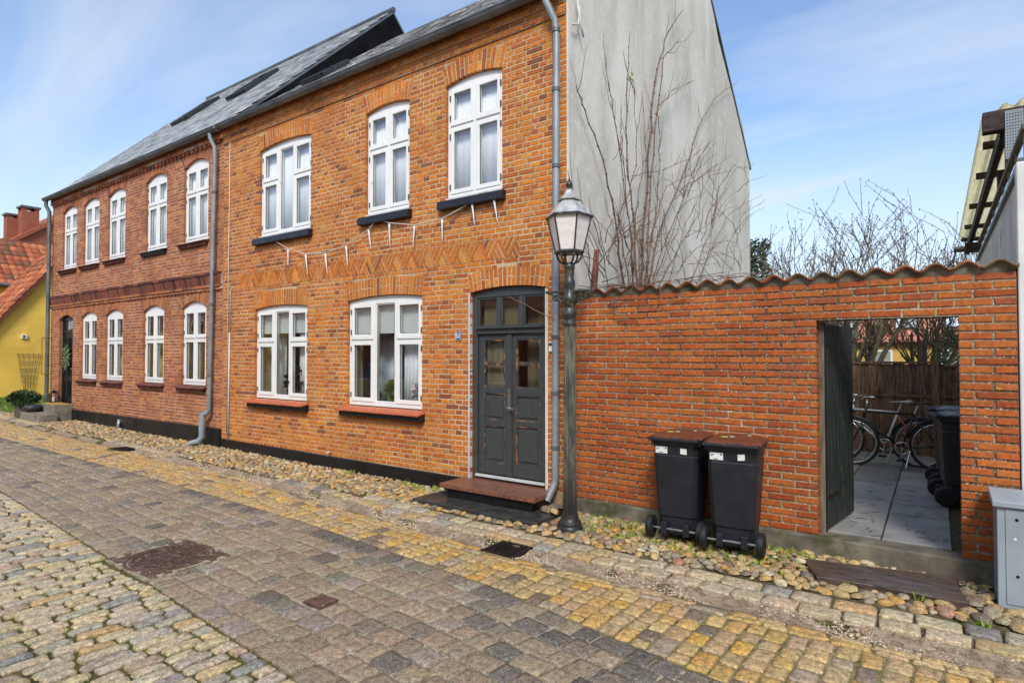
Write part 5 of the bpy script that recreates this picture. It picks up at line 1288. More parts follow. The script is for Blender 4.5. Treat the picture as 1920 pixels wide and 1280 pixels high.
m = MB(); m.box(.585, .65, 2.15, 11.2, ERZ-.26, ERZ-.112); m.build('purlin', 'beam_wood', lt)
m = MB(); m.box(.43, 3.4, 1.90, 2.04, ERZ-.24, ERZ-.03); m.build('front_beam', 'beam_wood', lt, bevel=.008)
m = MB(); m.box(.715, .86, 2.042, 2.14, 0, ERZ-.1); m.build('post', 'beam_wood', lt)
m = MB(); m.box(.66, .76, 3.6, 3.72, 0, ERZ-.262); m.build('post', 'beam_wood', lt)
m = MB(); m.box(.61, .755, 1.886, 1.898, ERZ-.56, ERZ-.06); pp = m.build('nail_plate', 'zinc', lt)
m = MB(); m.box(.612, .753, 1.90, 2.03, 3.0, ERZ-.242); m.build('post', 'beam_wood', lt)
m = MB()
for i in range(6):
    for j in range(15): m.box(.622+i*.022, .632+i*.022, 1.884, 1.8855, ERZ-.54+j*.031, ERZ-.53+j*.031)
m.build('nail_holes', 'hole_black', lt)['kind'] = 'stuff'
m = MB(); m.box(.52, 1.2, 9.4, 9.6, ERZ-.45, ERZ-.265); m.build('end_beam', 'beam_wood', lt)
m = MB(); m.tube([(.36, 11.0, ERZ-.16), (1.6, 11.0, ERZ-.16)], .07, 10); m.build('end_pipe', 'zinc_dark', lt)

# ================================================================== BICYCLES
def bicycle(loc, rz, label, c1, c2, rim, saddle, lean=0):
    r = thing('bicycle', label, 'bicycle', loc, rz, 'bicycles parked in the yard'); r.rotation_euler = (lean, 0, rz); RW = .34
    rear, front = Vector((.52, 0, RW)), Vector((-.54, 0, RW))
    for cpt, nm in ((rear, 'wheel'), (front, 'wheel')):
        t_ = MB(); t_.tube([cpt+Vector((RW*math.cos(a), 0, RW*math.sin(a))) for a in [2*math.pi*i/36 for i in range(37)]], .018, 8, caps=False); wo = t_.build('wheel', 'rubber', r, world=False, smooth=True)
        q = MB(); q.tube([cpt+Vector(((RW-.03)*math.cos(a), 0, (RW-.03)*math.sin(a))) for a in [2*math.pi*i/36 for i in range(37)]], .013, 6, caps=False); q.build('rim', rim, wo, world=False, smooth=True)
        q = MB()
        for i in range(20): a = 2*math.pi*i/20; q.tube([cpt+Vector((.02*math.cos(a+1), .02 if i % 2 else -.02, .02*math.sin(a+1))), cpt+Vector(((RW-.03)*math.cos(a), 0, (RW-.03)*math.sin(a)))], .0014, 4)
        q.build('spoke', 'steel', wo, world=False)
        q = MB(); q.tube([cpt+Vector((0, -.05, 0)), cpt+Vector((0, .05, 0))], .022, 10); q.build('hub', 'steel', wo, world=False)
        fd = MB(); fd.tube([cpt+Vector(((RW+.035)*math.cos(a), 0, (RW+.035)*math.sin(a))) for a in [R(20+12*i) for i in range(13)]], .02, 6); fd.build('mudguard', 'bike_black', r, world=False, smooth=True)
    bb = Vector((.08, 0, .29)); st = Vector((.24, 0, .78)); hd0 = Vector((-.37, 0, .80)); hd1 = Vector((-.40, 0, .68))
    q = MB(); q.tube([bb, st], .016, 8); q.tube([st, hd0], .016, 8); q.tube([bb, hd1], .018, 8); q.tube([hd0+Vector((.02, 0, .06)), hd1], .019, 8); q.build('frame', c1, r, world=False, smooth=True)
    q = MB()
    for s in (-.05, .05): q.tube([bb+Vector((0, s*.6, 0)), rear+Vector((0, s, 0))], .01, 6); q.tube([st+Vector((0, s*.4, -.05)), rear+Vector((0, s, 0))], .009, 6)
    q.build('stay', c2, r, world=False, smooth=True)
    q = MB()
    for s in (-.05, .05): q.tube([hd1+Vector((0, s, -.02)), front+Vector((0, s, 0))], .012, 6)
    q.tube([hd1+Vector((0, -.05, -.02)), hd1+Vector((0, .05, -.02))], .014, 6); q.build('fork', c1, r, world=False, smooth=True)
    q = MB(); q.tube([st, st+Vector((.045, 0, .13))], .013, 8); q.build('seat_post', 'steel', r, world=False)
    q = MB(); s0 = st+Vector((.05, 0, .15)); prof = [(-.15, .018, .03), (-.08, .025, .032), (.0, .05, .034), (.07, .085, .04), (.12, .08, .045), (.135, .04, .03)]; vs = []
    for x, hw, h in prof: vs += [s0+Vector((x, -hw, -.0)), s0+Vector((x, -hw*.6, h*.7+x*.08)), s0+Vector((x, hw*.6, h*.7+x*.08)), s0+Vector((x, hw, 0))]
    fs = [(i*4+k, i*4+k+1, i*4+k+5, i*4+k+4) for i in range(5) for k in range(3)]+[(i*4+3, i*4, i*4+4, i*4+7) for i in range(5)]+[(3, 2, 1, 0), (20, 21, 22, 23)]
    q.add(vs, fs).build('saddle', saddle, r, world=False, smooth=True)
    q = MB(); q.tube([hd0+Vector((.02, 0, .06)), hd0+Vector((.03, 0, .17))], .013, 8); h = hd0+Vector((-.03, 0, .18)); q.tube([h+Vector((.16, -.29, .03)), h+Vector((.03, -.25, .03)), h+Vector((-.02, -.1, 0)), h+Vector((-.02, .1, 0)), h+Vector((.03, .25, .03)), h+Vector((.16, .29, .03))], .012, 8); q.build('handlebar', 'steel', r, world=False, smooth=True)
    q = MB(); pr = [(.095, -.004), (.095, .004)]; n = 28; q.tube([bb+Vector((0, -.055, 0)), bb+Vector((0, .055, 0))], .02, 10); q.tube([bb+Vector((.085*math.cos(a), -.045, .085*math.sin(a))) for a in [2*math.pi*i/24 for i in range(25)]], .006, 5); q.tube([bb+Vector((0, -.06, 0)), bb+Vector((-.02, -.065, -.17))], .009, 6); q.tube([bb+Vector((0, .06, 0)), bb+Vector((.02, .065, .17))], .009, 6); q.build('crankset', 'steel', r, world=False)
    q = MB(); q.box(bb.x-.07, bb.x+.03, -.15, -.07, bb.z-.185, bb.z-.16); q.box(bb.x-.03, bb.x+.07, .07, .15, bb.z+.16, bb.z+.185); q.build('pedal', 'bike_black', r, world=False)
    q = MB()
    for s in (-.05, .05): q.tube([st+Vector((.02, s, -.06)), st+Vector((.42, s, -.06))], .006, 6); q.tube([rear+Vector((0, s, 0)), rear+Vector((.02, s, .38))], .006, 6)
    for x in (.1, .25, .4): q.tube([st+Vector((x, -.05, -.06)), st+Vector((x, .05, -.06))], .006, 6)
    q.build('rack', 'bike_black', r, world=False)
    q = MB(); q.tube([bb+Vector((.1, -.04, -.03)), bb+Vector((.04, -.14, -.275))], .009, 6); q.build('kickstand', 'steel', r, world=False)
    return r
bicycle((-.72, 4.60, yz), R(-6), 'white bicycle with grey saddle parked before the board fence', 'bike_white', 'bike_red', 'steel', 'saddle_grey', R(-5))
bicycle((-.50, 4.32, yz), R(5), 'dark bicycle with black saddle standing in front of the white one', 'bike_black', 'bike_black', 'steel', 'bike_black', R(-4))

# ================================================================== BARE CLIMBER ON THE GABLE
vine = thing('climbing_shrub', 'bare brown climbing shrub growing up the grey gable behind the wall', 'shrub', (-3.3, 1.9, yz))
def wob(pts, amp=.015, sub=3):
    out_ = [Vector(pts[0])]
    for a, b in zip(pts[:-1], pts[1:]):
        a, b = Vector(a), Vector(b)
        for k in range(1, sub+1):
            p = a.lerp(b, k/sub); out_.append(p+Vector((J(-amp, amp), J(-amp, amp), J(-amp, amp))*1 if k < sub else (0, 0, 0)))
    return out_
stems = [  # photo pixels along each cane, thickness at foot
 ([(1178, 560), (1165, 500), (1150, 400), (1128, 300), (1100, 205), (1080, 160)], .022),
 ([(1190, 560), (1183, 470), (1170, 330), (1150, 230), (1131, 97)], .014),
 ([(1195, 560), (1190, 420), (1176, 300), (1172, 180), (1178, 60)], .020),
 ([(1200, 560), (1205, 450), (1215, 330), (1222, 220), (1232, 130), (1250, 60), (1278, 20)], .026),
 ([(1208, 560), (1215, 420), (1226, 250), (1240, 110), (1272, 75)], .022),
 ([(1188, 560), (1182, 440), (1165, 300), (1150, 220), (1138, 155)], .014),
 ([(1210, 560), (1235, 440), (1290, 300), (1310, 240), (1340, 185), (1383, 153)], .020),
 ([(1215, 560), (1240, 470), (1290, 350), (1320, 280), (1340, 258)], .013),
 ([(1205, 560), (1230, 400), (1240, 300), (1235, 230), (1230, 200), (1300, 152)], .012),
 ([(1180, 540), (1160, 420), (1192, 310), (1190, 180), (1180, 150)], .012),
 ([(1200, 540), (1190, 400), (1205, 310), (1215, 290), (1208, 180)], .010),
 ([(1225, 540), (1260, 440), (1295, 330), (1340, 290)], .010),
 ([(1230, 545), (1270, 470), (1310, 400), (1320, 330), (1370, 290)], .012),
 ([(1250, 545), (1285, 420), (1330, 330), (1380, 320)], .010),
 ([(1290, 545), (1330, 440), (1350, 350), (1375, 310), (1402, 325)], .012),
 ([(1300, 545), (1340, 450), (1370, 400), (1400, 380), (1430, 365)], .010),
 ([(1310, 545), (1330, 470), (1345, 360), (1330, 330)], .012),
 ([(1100, 545), (1105, 480), (1085, 400), (1062, 320)], .012),
 ([(1140, 545), (1130, 470), (1110, 400), (1085, 385), (1040, 395)], .010),
 ([(1215, 450), (1250, 350), (1290, 330), (1345, 265)], .008),
 ([(1185, 330), (1230, 322), (1290, 300), (1330, 265)], .007),
 ([(1345, 545), (1365, 460), (1395, 400), (1435, 375)], .008), ([(1385, 540), (1390, 470), (1430, 440)], .007),
 ([(1150, 300), (1165, 270), (1163, 230)], .006), ([(1228, 215), (1260, 170), (1298, 152)], .006),
]
m = MB(); m2 = MB()
for px, r0 in stems:
    X = -3.30+J(-.10, .12); pts = []
    for q, (x, y) in enumerate(px): P = px_at_X(x, y, X); pts.append(Vector((X+.03*q*J(-.3, .3), max(P[1], .28) if P[2] < 2.75 else P[1], P[2])))
    pts = [Vector((pts[0].x, pts[0].y, yz))]+pts if px[0][1] > 530 else pts
    pw = wob(pts, .018, 4); n = len(pw); rs = [max(.0035, .82*r0*(1-.78*i/n)) for i in range(n)]
    m = MB(); m.tube(pw, rs, 6)
    for i in range(3, n-1):
        d = (pw[i+1]-pw[i-1]).normalized(); m.tube([pw[i]-d*.012, pw[i]+d*.012], rs[i]*1.45+.001, 6)
        if rnd.random() < .38:
            L_ = J(.12, .5); dv = (d+Vector((J(-.3, .5), J(-1, 1), J(-.2, .8)))).normalized(); a = pw[i]; m2.tube(wob([a, a+dv*L_*.5, a+dv*L_+Vector((0, 0, L_*.3))], .015, 2), [.0045, .004, .0035, .003, .002], 4)
    m.build('cane', 'bark_vine', vine, smooth=True)
for k in range(90):     # tangle of thin twigs low on the right
    x = J(1110, 1400); y = J(440, 530) if x < 1250 else J(330, 530); P = px_at_X(x, y, -3.15+J(-.15, .2)); a = Vector(P); pts = [a]
    d = Vector((J(-.3, .4), J(-.8, 1), J(.2, 1))).normalized()
    for s in range(4): d = (d+Vector((J(-.4, .4), J(-.5, .5), J(-.35, .3)))).normalized(); pts.append(pts[-1]+d*J(.12, .26))
    m2.tube(pts, [.006, .005, .0045, .0035, .0025], 4)
m2.build('twigs', 'bark_vine', vine, smooth=True)['kind'] = 'stuff'
# runners creeping over the coping and towards the door
m = MB()
for px, Y in (([(1150, 560), (1140, 575), (1180, 545), (1195, 525), (1215, 535)], -.06), ([(1235, 525), (1240, 560), (1262, 572), (1262, 555), (1290, 550)], -.06), ([(1150, 555), (1152, 590), (1175, 592), (1170, 610)], -.05), ([(1040, 598), (1000, 580), (975, 565), (952, 556)], -.13), ([(1075, 610), (1090, 580), (1095, 560), (1120, 530)], -.1)):
    m.tube(wob([Vector(pl(x, y, Y)) for x, y in px], .008, 3), .0055, 5)
for k in range(26):
    x = J(GX0, -1.5); m.tube(wob([Vector((x, GY+.1, ZC+.06)), Vector((x+J(-.2, .3), GY+J(-.08, .1), ZC+.09)), Vector((x+J(-.3, .6), GY+J(-.09, .1), ZC+.08+J(-.03, .05)))], .015, 3), .004, 4)
m.build('runner', 'bark_vine', vine, smooth=True)
q = MB(); P = px_at_X(1182, 145, -3.3)
for k in range(5): a = Vector(P)+Vector((J(-.03, .03), J(-.05, .05), J(-.04, .04))); q.add([a+Vector((0, -.03, -.02)), a+Vector((.01, .03, -.02)), a+Vector((.0, .03, .02)), a+Vector((-.01, -.03, .02))], [(0, 1, 2, 3)])
q.build('leaf', 'leaf_bright', vine)
q = MB(); q.tube(wob([(-3.33, .35, yz), (-3.33, .36, 1.8), (-3.32, .33, 2.55), (-3.30, .38, 3.05)], .01, 2), [.05, .05, .048, .046, .044, .04, .03], 8); q.build('cut_stem', 'sill_brick', vine, smooth=True)

# ================================================================== TREES BEHIND
def bare_tree(loc, label, spread, h, mat, seed, nlimb=6, depth=4, lean=(0, 0), buds=True, group='bare trees behind the garden wall', rb=.09, base_up=.4):
    rs = random.Random(seed); t_ = thing('bare_tree', label, 'tree', loc, group=group); tr = MB(); tw = MB(); bu = MB()
    def grow(p, d, L_, r, lvl):
        seg = 4 if lvl < 2 else 3; pts = [p]; dd = d.copy()
        for k in range(seg):
            dd = (dd+Vector((rs.gauss(0, .10), rs.gauss(0, .10), .06+rs.gauss(0, .05)))).normalized(); pts.append(pts[-1]+dd*L_/seg)
        rr = [r*(1-.55*i/seg) for i in range(seg+1)]
        (tr if lvl < 2 else tw).tube(pts, rr, 7 if lvl < 2 else 4 if lvl < 3 else 3, caps=False)
        if lvl >= 3 and buds:
            for q in pts[1:]:
                for z in range(2):
                    o_ = q+Vector((rs.gauss(0, .012), rs.gauss(0, .012), rs.gauss(0, .03))); s = rs.uniform(.008, .014); bu.add([o_+Vector((0, 0, -s*1.6)), o_+Vector((s, 0, 0)), o_+Vector((0, s, 0)), o_+Vector((-s, -s*.3, 0)), o_+Vector((0, 0, s*1.8))], [(0, 1, 2), (0, 2, 3), (0, 3, 1), (4, 2, 1), (4, 3, 2), (4, 1, 3)])
        if lvl >= depth: return
        nk = rs.choice((3, 4, 5)) if lvl < depth-1 else rs.choice((3, 4))
        for k in range(nk):
            i = rs.randint(1, seg); side = Vector((rs.gauss(0, 1), rs.gauss(0, 1), rs.gauss(.1, .5))).normalized()
            nd = (dd*1.0+side*rs.uniform(.45, .85)).normalized(); grow(pts[i], nd, L_*rs.uniform(.5, .8), max(.0085, rr[i]*.62), lvl+1)
    p0 = Vector((0, 0, -.1)); p1 = Vector((0, 0, base_up)); tr.tube([p0, p1], [rb*1.2, rb], 8, caps=False)
    for k in range(nlimb):
        a = 2*math.pi*k/nlimb+rs.uniform(-.4, .4); d = Vector((math.cos(a)*spread+lean[0], math.sin(a)*spread*.7+lean[1], 1)).normalized(); grow(p1-Vector((0, 0, .05)), d, h*rs.uniform(.4, .55), rb*.62, 1)
    tr.build('trunk', mat, t_, smooth=True, world=False); tw.build('crown', mat, t_, world=False)
    if buds and bu.v: bu.build('buds', 'bud_brown', t_, world=False)['kind'] = 'stuff'
    return t_
bare_tree((-1.55, 10.2, 0), 'bare pale barked fruit tree seen through and above the gate', .75, 4.6, 'bark_pale', 5, 9, 4, rb=.12, base_up=.9)
bare_tree((-.2, 11.2, 0), 'leaning bare branches at the right of the gate view', .72, 4.2, 'bark_pale', 8, 8, 4, lean=(.3, 0), rb=.1, base_up=.7)
bare_tree((-4.0, 12.0, 0), 'dense bare shrubby tree beside the gable corner', .6, 4.7, 'bark_dark', 12, 7, 4, rb=.08)
bare_tree((-2.9, 12.6, 0), 'twiggy brown bush standing left of the fruit tree', .65, 4.7, 'bark_dark', 21, 7, 4, rb=.07)
bare_tree((-4.6, 10.2, 0), 'thin whippy saplings close to the grey gable edge', .35, 5.2, 'bark_dark', 31, 4, 3, rb=.05)
bare_tree((1.3, 13.0, 0), 'slender bare tree rising behind the outbuilding eaves', .5, 4.8, 'bark_dark', 43, 6, 4, rb=.08)
def leafy(loc, label, rad, h, mat, seed, n=2600, ls=.05, cat='shrub', name='evergreen_shrub'):
    rs = random.Random(seed); t_ = thing(name, label, cat, loc); tr = MB(); tr.tube([(0, 0, -.1), (0, 0, h*.7)], [.06, .02], 7); tr.build('trunk', 'bark_dark', t_, world=False, smooth=True); m = MB()
    for k in range(n):
        u_ = rs.random(); z = h*u_; rr = rad*(1-.55*u_**2)*(.35+.65*rs.random()**.5)*(1+.25*math.sin(z*6+seed)); a = rs.uniform(0, 6.28)
        p = Vector((rr*math.cos(a), rr*math.sin(a), z+.05)); d = Vector((rs.gauss(0, 1), rs.gauss(0, 1), rs.gauss(.3, .8))).normalized()*ls*rs.uniform(.6, 1.4); e = d.orthogonal().normalized()*ls*.45; m.add([p, p+d*.5+e, p+d, p+d*.5-e], [(0, 1, 2, 3)])
    m.build('crown', mat, t_, world=False)
leafy((-4.25, 12.4, 0), 'dark evergreen conifer half hidden at the gable edge', .6, 5.1, 'leaf_dark', 3, 4200, .09, 'tree', 'evergreen_tree')
leafy((.55, 15.5, 0), 'dark green conifer bush behind the fence at right', .75, 2.45, 'leaf_dark', 4, 3600, .08)
leafy((-2.75, 10.6, 0), 'yellow green leafy bush behind the fence at left', .75, 2.05, 'leaf_bright', 6, 2200, .07)
# far house across the gardens
fh = thing('tiled_house', 'yellow house with red tiled roof and skylights beyond the gardens', 'house', (-1.5, 27, 0))
def pantile_roof(parent, org, ux, uv, W, L_, pal, name='roof', limit=300, tw=.24, tl=.34, seed=1):
    """org lower left corner, ux along the eave, uv up the slope (unit vectors)"""
    org, ux, uv = Vector(org), Vector(ux).normalized(), Vector(uv).normalized(); nn = ux.cross(uv).normalized()
    m = MB(); m.add([org-nn*.02, org+ux*W-nn*.02, org+ux*W+uv*L_-nn*.02, org+uv*L_-nn*.02, org-nn*.12, org+ux*W-nn*.12, org+ux*W+uv*L_-nn*.12, org+uv*L_-nn*.12], [(0, 1, 2, 3), (7, 6, 5, 4), (0, 4, 5, 1), (1, 5, 6, 2), (2, 6, 7, 3), (3, 7, 4, 0)], srgb(120, 70, 48)); ro = m.build(name, 'roof_tile', parent)
    V = Variants('roof_tile', 'roof_tile', True); M = Matrix((ux, uv, nn)).transposed()
    for k in range(10):
        v = []; f = []; ns = 6
        for i in range(ns+1):
            uu = -.05+1.1*i/ns; z = .05*math.sin(math.pi*min(1, max(0, uu))*1.0)**.8 if 0 < uu < 1 else .0
            for yy, dz in ((0, .0), (0, .028), (tl*1.12, -.0)):
                v.append(tuple(M@Vector(((uu-.5)*tw, yy+rnd.uniform(-.006, .006), z+dz))))
        for i in range(ns): a = i*3; f += [(a, a+3, a+4, a+1), (a+1, a+4, a+5, a+2)]
        V.add(v, f, pick(pal))
    ii = []
    for a in range(int(W/tw)):
        for b in range(int(L_/tl)): P = org+ux*((a+.5)*tw)+uv*(b*tl); ii.append((rnd.randrange(10), tuple(P), (1, 1, 1), (0, 0, 0), tw*.5))
    place(V, ii, ro, limit, 'roof_tiles'); return ro
PAL_T = [((190, 112, 76), 6), ((172, 94, 62), 6), ((204, 130, 88), 4), ((150, 84, 58), 3), ((132, 88, 64), 2)]
PAL_TF = [((196, 128, 104), 6), ((184, 112, 90), 5), ((206, 142, 116), 4)]
HY = 25.0
m = MB(); m.box(-9, 8, HY, HY+7, -.2, 2.35); m.build('wall', 'ochre_wall', fh)
rf = pantile_roof(fh, (-9.2, HY-.3, 2.30), (1, 0, 0), (0, 1, .95), 17.4, 4.9, PAL_TF, tw=.26, tl=.36)
m = MB(); m.prismX([(HY+.05, 2.2), (HY+7, 2.2), (HY+3.3, 5.55)], -9, 8); m.build('gable_wall', 'ochre_wall', fh)
for x in (-1.05, .75, -3.3, 2.6):
    u_ = Vector((0, 1, .95)).normalized(); n_ = Vector((0, -.95, 1)).normalized(); c0 = Vector((x, HY-.3, 2.30))+u_*1.35
    q = MB(); q.obox(c0+n_*.06, (.42, 0, 0), u_*.55, n_*.07); sk = q.build('skylight', 'zinc_dark', rf); q = MB(); q.obox(c0+n_*.135, (.37, 0, 0), u_*.49, n_*.004); q.build('pane', 'painted_sky_pane', sk)
for x in (-2.0, .6, -5):
    q = MB(); q.box(x-.45, x+.45, HY-.03, HY+.05, .9, 2.0); wf = q.build('window', 'white_paint', fh); q = MB(); q.box(x-.38, x+.38, HY-.036, HY-.031, .98, 1.92); q.build('pane', 'glass_dusty', wf)

# ================================================================== YELLOW HOUSE AND NEIGHBOURS AT THE FAR LEFT
zl = zg(-27)
yh = thing('yellow_house', 'yellow rendered house gable with red tiled verge at far left', 'house', (-31, 2, zl))
YX = -27.8; sl_ = 1.33; ye, zee = .05, 2.1; yr = 4.4; zr = zee+sl_*(yr-ye)
m = MB(); m.prismX([(ye, zl-.3), (2*yr-ye, zl-.3), (2*yr-ye, zee), (yr, zr), (ye, zee)], -30.7, YX); yw = m.build('wall', 'yellow_wall', yh)
pantile_roof(yh, (-30.75, ye-.25, zee-.25*sl_+.06), (1, 0, 0), (0, 1, sl_), 3.15, math.hypot(yr-ye+.25, (yr-ye+.25)*sl_), PAL_T)
m = MB(); m.obox((YX+.02, (ye+yr)/2, (zee+zr)/2-.02), (.04, 0, 0), (0, (yr-ye)/2, (zr-zee)/2), (0, -.05, .04)); m.build('verge_board', 'white_rubber', yh)
q = MB(); P = px_at_X(45, 631, YX+.02); q.box(YX+.001, YX+.06, P[1]-.09, P[1]+.09, P[2]-.07, P[2]+.07); ve = q.build('wall_vent', 'white_paint', yh); q = MB(); q.box(YX+.061, YX+.064, P[1]-.04, P[1]+.04, P[2]-.045, P[2]+.045); q.build('vent_grille', 'zinc_dark', ve)
q = MB(); A = px_at_X(78, 632, YX+.01); B = px_at_X(95, 700, YX+.01); q.box(YX+.001, YX+.012, A[1]-.02, A[1]+.02, B[2], A[2]); q.box(YX+.001, YX+.013, A[1]+.021, A[1]+.6, A[2]-.03, A[2]+.01); q.box(YX+.001, YX+.012, A[1]+.021, A[1]+.6, B[2]-.01, B[2]+.02); q.build('blind_panel', 'ochre_wall', yh)
tr_ = thing('trellis', 'thin fan shaped wire trellis on the yellow wall', 'trellis', (YX+.05, 1.6, zl))
q = MB()
for k in range(5):
    a = px_at_X(44+k*4.5, 728, YX+.05); b = px_at_X(33+k*10, 662, YX+.05); q.tube([a, b], .010, 5)
for yy, x0, x1 in ((715, 41, 66), (705, 39, 68), (692, 37, 70), (678, 35, 73), (664, 32, 76)): q.tube([px_at_X(x0, yy, YX+.055), px_at_X(x1, yy, YX+.055)], .010, 5)
q.build('wire', 'weather_wood', tr_)
y2 = thing('yellow_house', 'yellow house with broad red tiled roof behind the gable', 'house', (-42, 6, zl))
m = MB(); m.box(-40, -34.2, -2, 14, zl-.3, 5.0); m.build('wall', 'yellow_wall', y2)
pantile_roof(y2, (-33.9, -2.2, 4.9), (0, 1, 0), (-1, 0, .85), 16.4, 3.9, PAL_T, tw=.30, tl=.40)
m = MB(); m.tube([(-33.85, -2.2, 4.9), (-33.85, 14, 4.9)], .08, 8); m.build('gutter', 'zinc_dark', y2)
y3 = thing('brick_house', 'distant brick house with two square chimneys over the yellow roofs', 'house', (-52, 7, zl))
tb = srgb(150, 88, 66)
zc_ = lambda y: 8.2+.75*(y-5.2)
m = MB(); m.prismX([(-1.5, 0), (25.5, 0), (25.5, 3.2), (12, zc_(12)), (-1.5, zc_(-1.5))], -56, -46, tb); m.build('wall', 'brick_red', y3)
m = MB(); m.obox((-51, 5.1, zc_(5.1)+.1), (5.2, 0, 0), (0, 6.9, 5.175), (0, -.06, .08)); m.obox((-51, 18.9, zc_(5.1)+.1), (5.2, 0, 0), (0, 6.9, -5.175), (0, .06, .08)); m.c = [srgb(160, 92, 64)]*len(m.v); m.build('roof', 'roof_tile', y3)
def chimney(px0, px1, py0, py1, X):
    a = px_at_X(px0, py1, X); b = px_at_X(px1, py0, X); wd = abs(b[1]-a[1]); y0 = min(a[1], b[1]); m = MB(); h = b[2]
    m.box(X-wd, X, y0, y0+wd, a[2]-1.2, h-.32*wd, tb)
    for i, j in ((0, 0), (0, 1), (1, 0), (1, 1)): m.box(X-wd+i*(wd*.74), X-wd+i*(wd*.74)+wd*.26, y0+j*wd*.74, y0+j*wd*.74+wd*.26, h-.32*wd+.001, h-.07, tb)
    m.build('chimney', 'brick_red', y3); m = MB(); m.box(X-wd-.08, X+.08, y0-.08, y0+wd+.08, h-.069, h+.05); m.build('chimney_cap', 'zinc_dark', y3)
chimney(12, 37, 404, 458, -48); chimney(41, 74, 391, 452, -47)
# grass by the yellow house
m = MB(); m.add([(-34, -.75, zg(-34)+.0), (-20.6, -.35, zg(-20.6)+.012), (-20.4, 3, zg(-20)+.03), (-34, 3, zg(-34)+.03)], [(0, 1, 2, 3)]); q = m.build('lawn', 'soil'); q['kind'] = 'structure'
V = []; F = []
for k in range(9000):
    x = J(-28, -20.5); y = J(-.5+(x+20)*.03, 2.6); z = zg(x)+.015; h = J(.04, .11); a = J(0, 6.28); b = len(V); V += [(x-.012*math.cos(a), y-.012*math.sin(a), z), (x+.012*math.cos(a), y+.012*math.sin(a), z), (x+J(-.04, .04), y+J(-.04, .04), z+h)]; F.append((b, b+1, b+2))
q = MB().add(V, F).build('grass', 'grass'); tag(q, 'short green grass strip below the yellow gable', 'grass', kind='stuff')
# ------------------------------------------------------------------ things by the black door
s2 = thing('door_steps', 'two grey concrete steps up to the black door', 'steps', (-18.9, -.3, zg(-18.9)))
m = MB(); m.box(-19.45, -18.30, -.40, -.0, .05, .50); m.build('upper_step', 'concrete_step', s2, bevel=.01)
m = MB(); m.box(-19.45, -18.05, -.80, -.401, .05, .30); m.build('lower_step', 'concrete_step', s2, bevel=.01)
m = MB(); m.box(-19.3, -18.45, -.36, -.03, .501, .517); q = m.build('doormat', 'doormat'); tag(q, 'ochre coir doormat on the top step of the black door', 'doormat')
pp = thing('potted_plant', 'dark evergreen plant in a square wooden planter by the steps', 'plant', (-19.78, -.62, zg(-19.8))); pp.scale = (.82, .82, .82)
m = MB(); m.box(-.2, .2, -.2, .2, 0, .42); m.build('planter', 'terrace_pot', pp, world=False, bevel=.01)
m = MB(); m.tube([(0, 0, .3), (0, 0, .7)], .02, 6); m.build('stem', 'bark_dark', pp, world=False)
rs = random.Random(9); m = MB()
for k in range(1500):
    d = Vector((rs.gauss(0, 1), rs.gauss(0, 1), rs.gauss(.15, .7))).normalized(); p = Vector((0, 0, .62))+Vector((d.x*.42, d.y*.42, d.z*.26))*rs.random()**.4; e = (d+Vector((rs.gauss(0, .5), rs.gauss(0, .5), rs.gauss(0, .5)))).normalized()*.075; s = e.orthogonal().normalized()*.02; m.add([p, p+e*.5+s, p+e, p+e*.5-s], [(0, 1, 2, 3)])
m.build('foliage', 'leaf_dark', pp, world=False)
q = thing('round_pot', 'low dark bowl on the lower concrete step', 'pot', (-19.2, -.6, .30)); m = MB(); m.lathe([(.10, 0), (.19, .06), (.21, .13), (.16, .19), (.14, .18), (.12, .12)], 20); m.build('bowl', 'pot_dark', q, world=False, smooth=True)
q = thing('lantern', 'small black lantern on the steps by the black door', 'lantern', (-19.25, -.13, .52))
m = MB()
for sx in (-.07, .07):
    for sy in (-.07, .07): m.box(sx-.008, sx+.008, sy-.008, sy+.008, 0, .24)
m.box(-.085, .085, -.085, .085, 0, .02); m.lathe([(.12, .24), (.04, .31), (.02, .33)], 4, rot=R(45)); m.build('case', 'door_black', q, world=False)
m = MB(); m.lathe([(.03, .021), (.03, .13), (.01, .14)], 10); m.build('candle', 'bulb_white', q, world=False)
wr = thing('door_wreath', 'grey green leafy wreath hanging on the black door', 'wreath', (-18.9, .055, 1.72)); m = MB(); rs = random.Random(4)
for k in range(420):
    a = rs.uniform(0, 6.28); p = Vector((.13*math.cos(a), -.03, .2*math.sin(a)))+Vector((rs.gauss(0, .05), rs.gauss(0, .012), rs.gauss(0, .05))); d = Vector((rs.gauss(0, 1), rs.gauss(0, .4)-.3, rs.gauss(0, 1))).normalized()*.06; s = d.orthogonal().normalized()*.018; m.add([p, p+d*.5+s, p+d, p+d*.5-s], [(0, 1, 2, 3)])
m.build('leaves', 'wreath', wr, world=False)

# ================================================================== ICICLE LIGHT STRINGS
ic = [(540, 468, 540, 500), (573, 478, 577, 515), (610, 476, 614, 515), (649, 462, 652, 500), (691, 432, 696, 469), (730, 420, 731, 461), (777, 424, 774, 465), (829, 412, 829, 454), (885, 381, 890, 424), (926, 373, 933, 418)]
def string(label, cab, ics):
    p0 = pl(*cab[0], -.06); t_ = thing('icicle_light_string', label, 'light string', tuple(p0), group='icicle light strings on the facade')
    m = MB(); m.tube([tuple(pl(x, y, -.06)) for x, y in cab], .007, 6); m.build('cable', 'cable_white', t_, smooth=True)
    for a, b, c_, d in ics:
        A, B = Vector(pl(a, b, -.06)), Vector(pl(c_, d, -.05)); m = MB(); pts = [A.lerp(B, k/8) for k in range(9)]; m.tube(pts, [.015-.0016*k+(.0015 if k % 2 else 0) for k in range(8)]+[.002], 8); m.build('icicle', 'icicle', t_, smooth=True)
